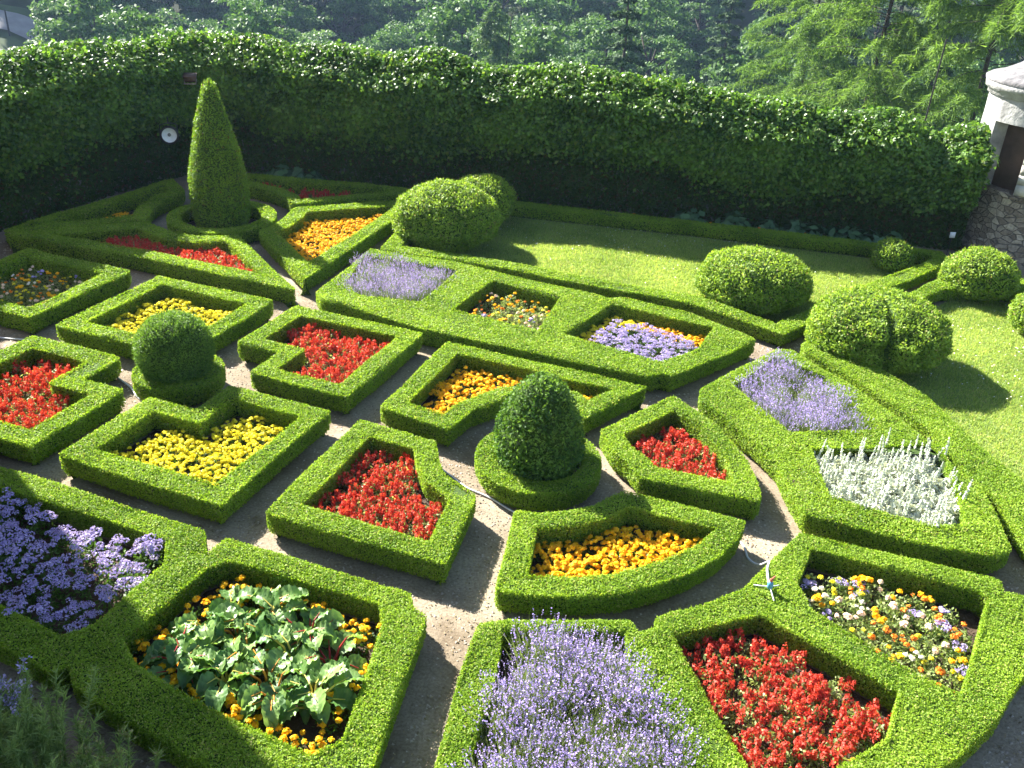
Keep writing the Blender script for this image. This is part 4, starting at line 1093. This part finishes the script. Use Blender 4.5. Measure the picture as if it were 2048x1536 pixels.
# ------------------------------------------------------------------ castle wing at the left, outside the picture, that shades the near corner
M_CW = plain("castle_plaster", (.62, .58, .50), (.5, .46, .4), rough=.9, scale=1.5, bump=.4)
M_ROOF = plain("castle_tiles", (.30, .13, .09), (.2, .09, .06), rough=.85, scale=9, bump=.8)
cw = link("castle_wing", None, None, (-12.05, 3.75, 0)); tag(cw, "plastered castle wing whose corner shades the near left hedges", "building")
mb = MB(); box(mb, (0, 0, 5.0), (7.9, 14.4, 10.0)); link("wall", mb.mesh("castle_wall", [M_CW]), cw)
mb = MB(); V = np.array([(-4.3, -7.5, 10.0), (4.3, -7.5, 10.0), (4.3, 7.5, 10.0), (-4.3, 7.5, 10.0), (0, -4.5, 13.4), (0, 4.5, 13.4)]); mb.add(V, [[0, 1, 4], [2, 3, 5]]); mb.add(V, [[1, 2, 5, 4], [3, 0, 4, 5], [0, 3, 2, 1]]); link("roof", mb.mesh("castle_roof", [M_ROOF]), cw)
M_WIN = plain("window_glass", (.05, .06, .07), rough=.15, spec=.6)
for y in (-4.8, -1.6, 1.6, 4.8):
    for z in (2.4, 5.6):
        mb = MB(); box(mb, (3.965, y, z), (.05, 1.0, 1.6)); q = link("window", mb.mesh("window", [M_WIN]), cw)
        mb = MB(); box(mb, (3.99, y, z + .85), (.10, 1.3, .12)); box(mb, (4.0, y, z - .87), (.14, 1.35, .10)); box(mb, (3.99, y - .57, z), (.10, .12, 1.56)); box(mb, (3.99, y + .57, z), (.10, .12, 1.56)); link("frame", mb.mesh("window_frame", [M_PLAST]), q)

# ------------------------------------------------------------------ trees of the valley
def crown_mesh(name, mats, seed, hgt, rad, s, nclump, per, base=.06, shape=1.0, flat=.6, clr=.30):
    rng = np.random.default_rng(seed); mb = MB(); C = []
    while len(C) < nclump:
        p = rng.uniform(-1, 1, 3)
        d = np.linalg.norm(p)
        if d > 1 or d < .45: continue
        C.append((p[0] * rad * (1 - .35 * max(p[2], 0) * shape), p[1] * rad * (1 - .35 * max(p[2], 0) * shape), hgt * (base + (1 - base) * (p[2] * .5 + .5))))
    C = np.array(C)
    for c in C:
        cr = rad * clr * rng.uniform(.6, 1.25)
        D = unit(rng.normal(size=(per, 3))); D[:, 2] = np.where(D[:, 2] < -.2, -D[:, 2] * .5, D[:, 2])
        P = c + D * cr * np.array([1, 1, flat]) * rng.uniform(.6, 1.05, per)[:, None]
        leaves(mb, P, D + [0, 0, .55], s, s * .6, .5, rng, 0)
    return mb.mesh(name, mats)
def trunk_mesh(name, hgt, r, seed, limbs=5, top=.8):
    rng = np.random.default_rng(seed); mb = MB()
    z = np.linspace(0, hgt * top, 7); tube(mb, np.c_[np.cumsum(rng.normal(size=7) * .12), np.cumsum(rng.normal(size=7) * .12), z], r * (1 - .8 * z / (hgt * top)), 8)
    for i in range(limbs):
        a = rng.uniform(0, 6.283); z0 = hgt * rng.uniform(.25, .6); L = hgt * rng.uniform(.18, .3)
        tube(mb, [(0, 0, z0), (L * .5 * math.cos(a), L * .5 * math.sin(a), z0 + L * .35), (L * math.cos(a), L * math.sin(a), z0 + L * .8)], [r * .4, r * .28, r * .1], 6)
    return mb.mesh(name, [M_BARK], True)
M_TL1 = leaf_mat("broadleaf_a", (.032, .090, .026), (.13, .235, .060), trans=.22, rough=.6, spec=.22, patch=.25)
M_TL2 = leaf_mat("broadleaf_b", (.050, .115, .042), (.18, .285, .10), trans=.24, rough=.55, spec=.3, patch=.3)
M_TL3 = leaf_mat("broadleaf_bright", (.10, .19, .035), (.25, .36, .08), trans=.4, rough=.5, spec=.3, patch=.3)
M_TC = leaf_mat("conifer_leaf", (.025, .06, .022), (.065, .12, .04), trans=.15, rough=.7, spec=.15, patch=.3)
M_TLA = leaf_mat("larch_needle", (.065, .135, .024), (.165, .27, .055), trans=.4, rough=.6, spec=.15, patch=.35)

def conifer_mesh(name, mats, seed, hgt, rad, s, whorls, droop, per, hang=False, wdt=.3):
    rng = np.random.default_rng(seed); mb = MB()
    for i in range(whorls):
        t = i / (whorls - 1); nb = int(rng.integers(4, 8))
        for b in range(nb):
            z0 = hgt * (.10 + .88 * t) + (rng.normal() * hgt * .018 if hang else 0)
            a = 6.283 * (b + rng.uniform(-.4, .4)) / nb + i * .9; L = rad * (1 - t) ** (.55 if hang else .75) * rng.uniform(.55, 1.15) + .25
            q = rng.random(per) ** .7
            dz = -droop * L * q ** 1.6 + .20 * L * q
            if hang and rng.random() < .35: dz = dz + .35 * L * q
            side = rng.normal(size=per) * .15 * L * (1.1 - q)
            dx = q * L
            P = np.c_[dx * math.cos(a) - side * math.sin(a), dx * math.sin(a) + side * math.cos(a), z0 + dz + rng.normal(size=per) * .06]
            if hang:
                D = np.c_[math.cos(a) * np.full(per, .5), math.sin(a) * np.full(per, .5), np.full(per, -.55)] + rng.normal(size=(per, 3)) * .38
                blades(mb, P, D, rng.uniform(.25, .65, per) * s, .085 * s, rng, 0)
            else:
                leaves(mb, P, np.c_[np.full(per, math.cos(a) * .4), np.full(per, math.sin(a) * .4), np.ones(per)], s, s * wdt, .45, rng, 0, droop=(math.cos(a), math.sin(a), -.4))
    return mb.mesh(name, mats)

def larch_mesh(name, mats, seed, hgt, rad, whorls, twigs=18, kn=12, wd=.050):
    """drooping branches hung with strings of short needle tufts"""
    rng = np.random.default_rng(seed); PP, DD, LL = [], [], []
    br = MB()
    for i in range(whorls):
        t = i / (whorls - 1)
        for b in range(int(rng.integers(4, 7))):
            z0 = hgt * (.12 + .86 * t) + rng.normal() * hgt * .012
            a = rng.uniform(0, 6.283); L = rad * (1 - t) ** .6 * rng.uniform(.5, 1.15) + .3
            q = np.linspace(.12, 1, twigs) ** .8; rise = rng.uniform(.05, .35); dr = rng.uniform(.25, .6)
            x = q * L; z = z0 + rise * L * q - dr * L * q ** 2 * .8
            A = np.c_[x * math.cos(a), x * math.sin(a), z]
            tube(br, np.concatenate([[(0, 0, z0)], A[::3]]), np.linspace(.022, .006, len(A[::3]) + 1), 4, 0, False)
            for p in A:
                for sgn in (-1, 1):
                    tl = rng.uniform(.25, .8) * (1.1 - .4 * t); aa = a + sgn * rng.uniform(.4, 1.4)
                    u = np.linspace(0, 1, kn)[:, None]
                    dirh = np.array([math.cos(aa), math.sin(aa), 0])
                    S_ = p + dirh * u * tl * .8 + np.array([0, 0, -1]) * (u ** 1.7) * tl * .9
                    PP.append(S_); DD.append(np.tile(dirh * .5 + np.array([0, 0, -.4]), (kn, 1)))
    P = np.concatenate(PP); D = np.concatenate(DD) + rng.normal(size=(len(P), 3)) * .45
    blades(br, P, D, rng.uniform(.16, .40, len(P)), wd, rng, 1)
    return br.mesh(name, [M_BARK] + mats)
LA1 = larch_mesh("larch_crown", [M_TLA], 1006, 34, 6.4, 52)
LA2 = larch_mesh("larch_crown", [M_TLA], 1007, 33, 6.8, 50)
LA3 = larch_mesh("birch_crown", [M_TL2], 1008, 20, 4.2, 34, 12, 8, .10)
KIND = {
 'broad_a': (crown_mesh("broadleaf_crown", [M_TL1], 1001, 14, 4.4, .36, 80, 190), trunk_mesh("broadleaf_trunk", 14, .28, 1), 14),
 'broad_b': (crown_mesh("broadleaf_crown", [M_TL2], 1002, 12, 3.8, .33, 70, 190, flat=.5), trunk_mesh("broadleaf_trunk", 12, .25, 2), 12),
 'broad_c': (crown_mesh("broadleaf_crown", [M_TL1], 1003, 16, 4.0, .36, 90, 180, shape=1.6), trunk_mesh("broadleaf_trunk", 16, .3, 3), 16),
 'bright': (crown_mesh("bright_crown", [M_TL3], 1004, 8, 2.6, .30, 30, 150, base=.15), trunk_mesh("bright_trunk", 8, .15, 4), 8),
 'spruce': (conifer_mesh("spruce_crown", [M_TC], 1005, 20, 3.4, .55, 22, .35, 40), trunk_mesh("spruce_trunk", 20, .25, 5, 0, .97), 20),
 'larch': (LA1, trunk_mesh("larch_trunk", 34, .19, 6, 0, .97), 34),
 'larch2': (LA2, trunk_mesh("larch_trunk", 33, .18, 7, 0, .97), 33),
 'birch': (LA3, trunk_mesh("birch_trunk", 20, .2, 8, 0, .95), 20),
}
def tree(name, kind, x, y, label, group=None, sc=1.0, rz=0.0, z=None, cat="tree"):
    c, t, h = KIND[kind]
    if z is None: z = float(hill_z(np.array([x]), np.array([y]))[0]) - .3
    o = link(name, None, None, (x, y, z), rz, sc); tag(o, label, cat, group)
    link("crown", c, o); link("trunk", t, o)
    return o
def polar(deg, d):
    """plan position from a bearing off the garden's axis and a distance in metres"""
    a = math.radians(deg)
    return d * math.sin(a), d * math.cos(a)

trng = np.random.default_rng(2024)
ROWS = [(71, 4.2, -22.8, 29), (79, 3.9, -23.6, 29), (87, 3.6, -24.4, 29), (95, 3.4, -24.8, 29), (103, 3.3, -25.0, 29), (111, 3.1, -25.4, 29), (127, 2.9, -29.5, 30), (138, 2.8, -30, 30), (150, 2.8, -30, 30)]
for ri, (d, step, b0, b1) in enumerate(ROWS):
    b = b0 + (ri % 2) * step * .5
    while b < b1:
        kd = ('broad_a', 'broad_b', 'broad_c', 'spruce')[int(trng.choice(4, p=[.34, .28, .26, .12]))]
        if kd == 'spruce' and b < -8: kd = 'broad_a'
        x, y = polar(b + trng.normal() * step * .14, d + trng.normal() * 2.5)
        sp_ = kd == 'spruce'
        tree("spruce_tree" if sp_ else "broadleaf_tree", kd, x, y,
             "dark narrow spruce among the hazy trees of the far slope" if sp_ else "hazy broadleaf tree in the wood on the slope beyond the ivy wall",
             "spruces of the far wood" if sp_ else "broadleaf trees of the far wood", float(trng.uniform(.78, 1.22)), float(trng.uniform(0, 6.28)))
        b += step * float(trng.uniform(.85, 1.15))
# single trees that stand out
for nm, kd, deg, d, sc, zz, lb in [
    ("larch_tree", 'larch', 19.6, 47, 1.0, None, "feathery larch with drooping twigs and bare dark trunk, left of the turret"),
    ("larch_tree", 'larch2', 25.2, 44, 1.05, None, "feathery larch with drooping twigs nearest the turret cap"),
    ("larch_tree", 'larch2', 15.6, 60, .92, None, "thinner larch at the left behind the pair of larches"),
    ("spruce_tree", 'spruce', 17.4, 62, 1.15, None, "dark spruce in the gap between the two thinner larches"),
    ("spruce_tree", 'spruce', 22.4, 58, 1.2, None, "dark spruce in the gap between the two larches by the turret"),
    ("spruce_tree", 'spruce', 11.2, 84, 1.1, None, "narrow dark spruce right of the largest sparkling tree"),
    ("spruce_tree", 'spruce', 13.6, 88, 1.1, None, "narrow dark spruce left of the thinner larch"),
    ("birch_tree", 'birch', -2.2, 72, 1.0, None, "pale weeping birch rising behind the middle of the ivy wall"),
    ("broadleaf_tree", 'broad_b', -12.6, 78, 1.12, None, "dark dense tree with a bright sunlit left edge behind the tall cone"),
    ("broadleaf_tree", 'broad_a', 9.0, 70, 1.05, None, "largest pale sparkling broadleaf tree right of the wall's middle"),
    ("broadleaf_tree", 'broad_b', 12.8, 66, .98, None, "rounded dark broadleaf tree between the sparkling tree and the larches"),
    ("broadleaf_tree", 'broad_b', 2.8, 76, 1.05, None, "rounded broadleaf tree right of the weeping birch"),
    ("bright_tree", 'bright', 15.1, 41, 1.0, -11.0, "bright green young tree just behind the ivy in front of the larches"),
    ("bright_tree", 'bright', 6.1, 52, .9, -11.6, "small bright tree showing above the ivy right of the middle"),
    ("bright_tree", 'bright', -6.4, 56, .9, -10.6, "small bright tree left of the weeping birch"),
    ("bright_tree", 'bright', -8.7, 58, 1.0, -11.2, "small pale tree above the ivy right of the tall cone"),
    ("bright_tree", 'bright', -20.2, 46, .8, -7.6, "small bush like tree touching the ivy top at the far left"),
    ("bright_tree", 'bright', -25.4, 84, 1.35, -16.5, "slender pale tree beside the road at the far left"),
]:
    x, y = polar(deg, d); tree(nm, kd, x, y, lb, None, sc, deg, zz)

# road and posts at the far left
M_ROAD = plain("road_gravel", (.34, .32, .30), (.26, .24, .23), rough=.9, scale=.8)
M_VERGE = plain("verge_grass", (.09, .13, .04), (.06, .09, .03), rough=.9, scale=.5, bump=.6)
def ribbon(name, pts, wd, mat, label, cat, lift):
    P = np.array([polar(*p) for p in pts]); t = np.linspace(0, len(P) - 1, 40); i = np.clip(t.astype(int), 0, len(P) - 2)
    Q = P[i] + (P[i + 1] - P[i]) * (t - i)[:, None]
    e = unit(np.gradient(Q, axis=0)); nn = np.c_[-e[:, 1], e[:, 0]]
    G = np.stack([Q + nn * wd * s for s in np.linspace(-.5, .5, 7)], 1)
    V = np.c_[G.reshape(-1, 2), hill_z(G[..., 0].ravel(), G[..., 1].ravel()) + lift]
    F = [[a * 7 + b, (a + 1) * 7 + b, (a + 1) * 7 + b + 1, a * 7 + b + 1] for a in range(39) for b in range(6)]
    mb = MB(); mb.add(V, F); tag(link(name, mb.mesh(name, [mat], True)), label, cat, None, 'structure')
ribbon("verge", [(-33, 118), (-29, 118), (-25.5, 116), (-24, 112)], 13, M_VERGE, "grassy verge round the distant road", "verge", .35)
ribbon("road", [(-33, 122.5), (-30, 122), (-28, 120.5), (-26.6, 118), (-25.5, 113)], 3.4, M_ROAD, "pale distant road curving down at the top left", "road", .7)
ribbon("road", [(-33, 115.5), (-30, 115.0), (-28.6, 114.0), (-27.6, 111.5)], 2.6, M_ROAD, "pale lower bend of the distant road at the top left", "road", .72)
for i, (deg, d) in enumerate([(-28.35, 118.6), (-27.0, 117.4)]):
    x, y = polar(deg, d); z = float(hill_z(np.array([x]), np.array([y]))[0])
    mb = MB(); tube(mb, [(0, 0, 0), (0, 0, 3.0 - i)], [.10, .08], 6)
    tag(link("road_post", mb.mesh("road_post", [M_BLACK]), None, (x, y, z)), "%s dark post beside the distant road at the top left" % ("taller" if i == 0 else "shorter"), "post")

# ------------------------------------------------------------------ hazy air
hz, n, N, L = mat_new("hazy_air")
out = N("ShaderNodeOutputMaterial"); pv = N("ShaderNodeVolumePrincipled")
pv.inputs["Color"].default_value = (.45, .64, 1.0, 1); pv.inputs["Density"].default_value = .00028; pv.inputs["Anisotropy"].default_value = .2
L(pv.outputs[0], out.inputs["Volume"])
mb = MB(); box(mb, (0, 55, 4.5), (290, 270, 75)); hb = link("haze", mb.mesh("haze", [hz])); tag(hb, "thin bluish air over garden and valley", "haze", None, 'stuff')
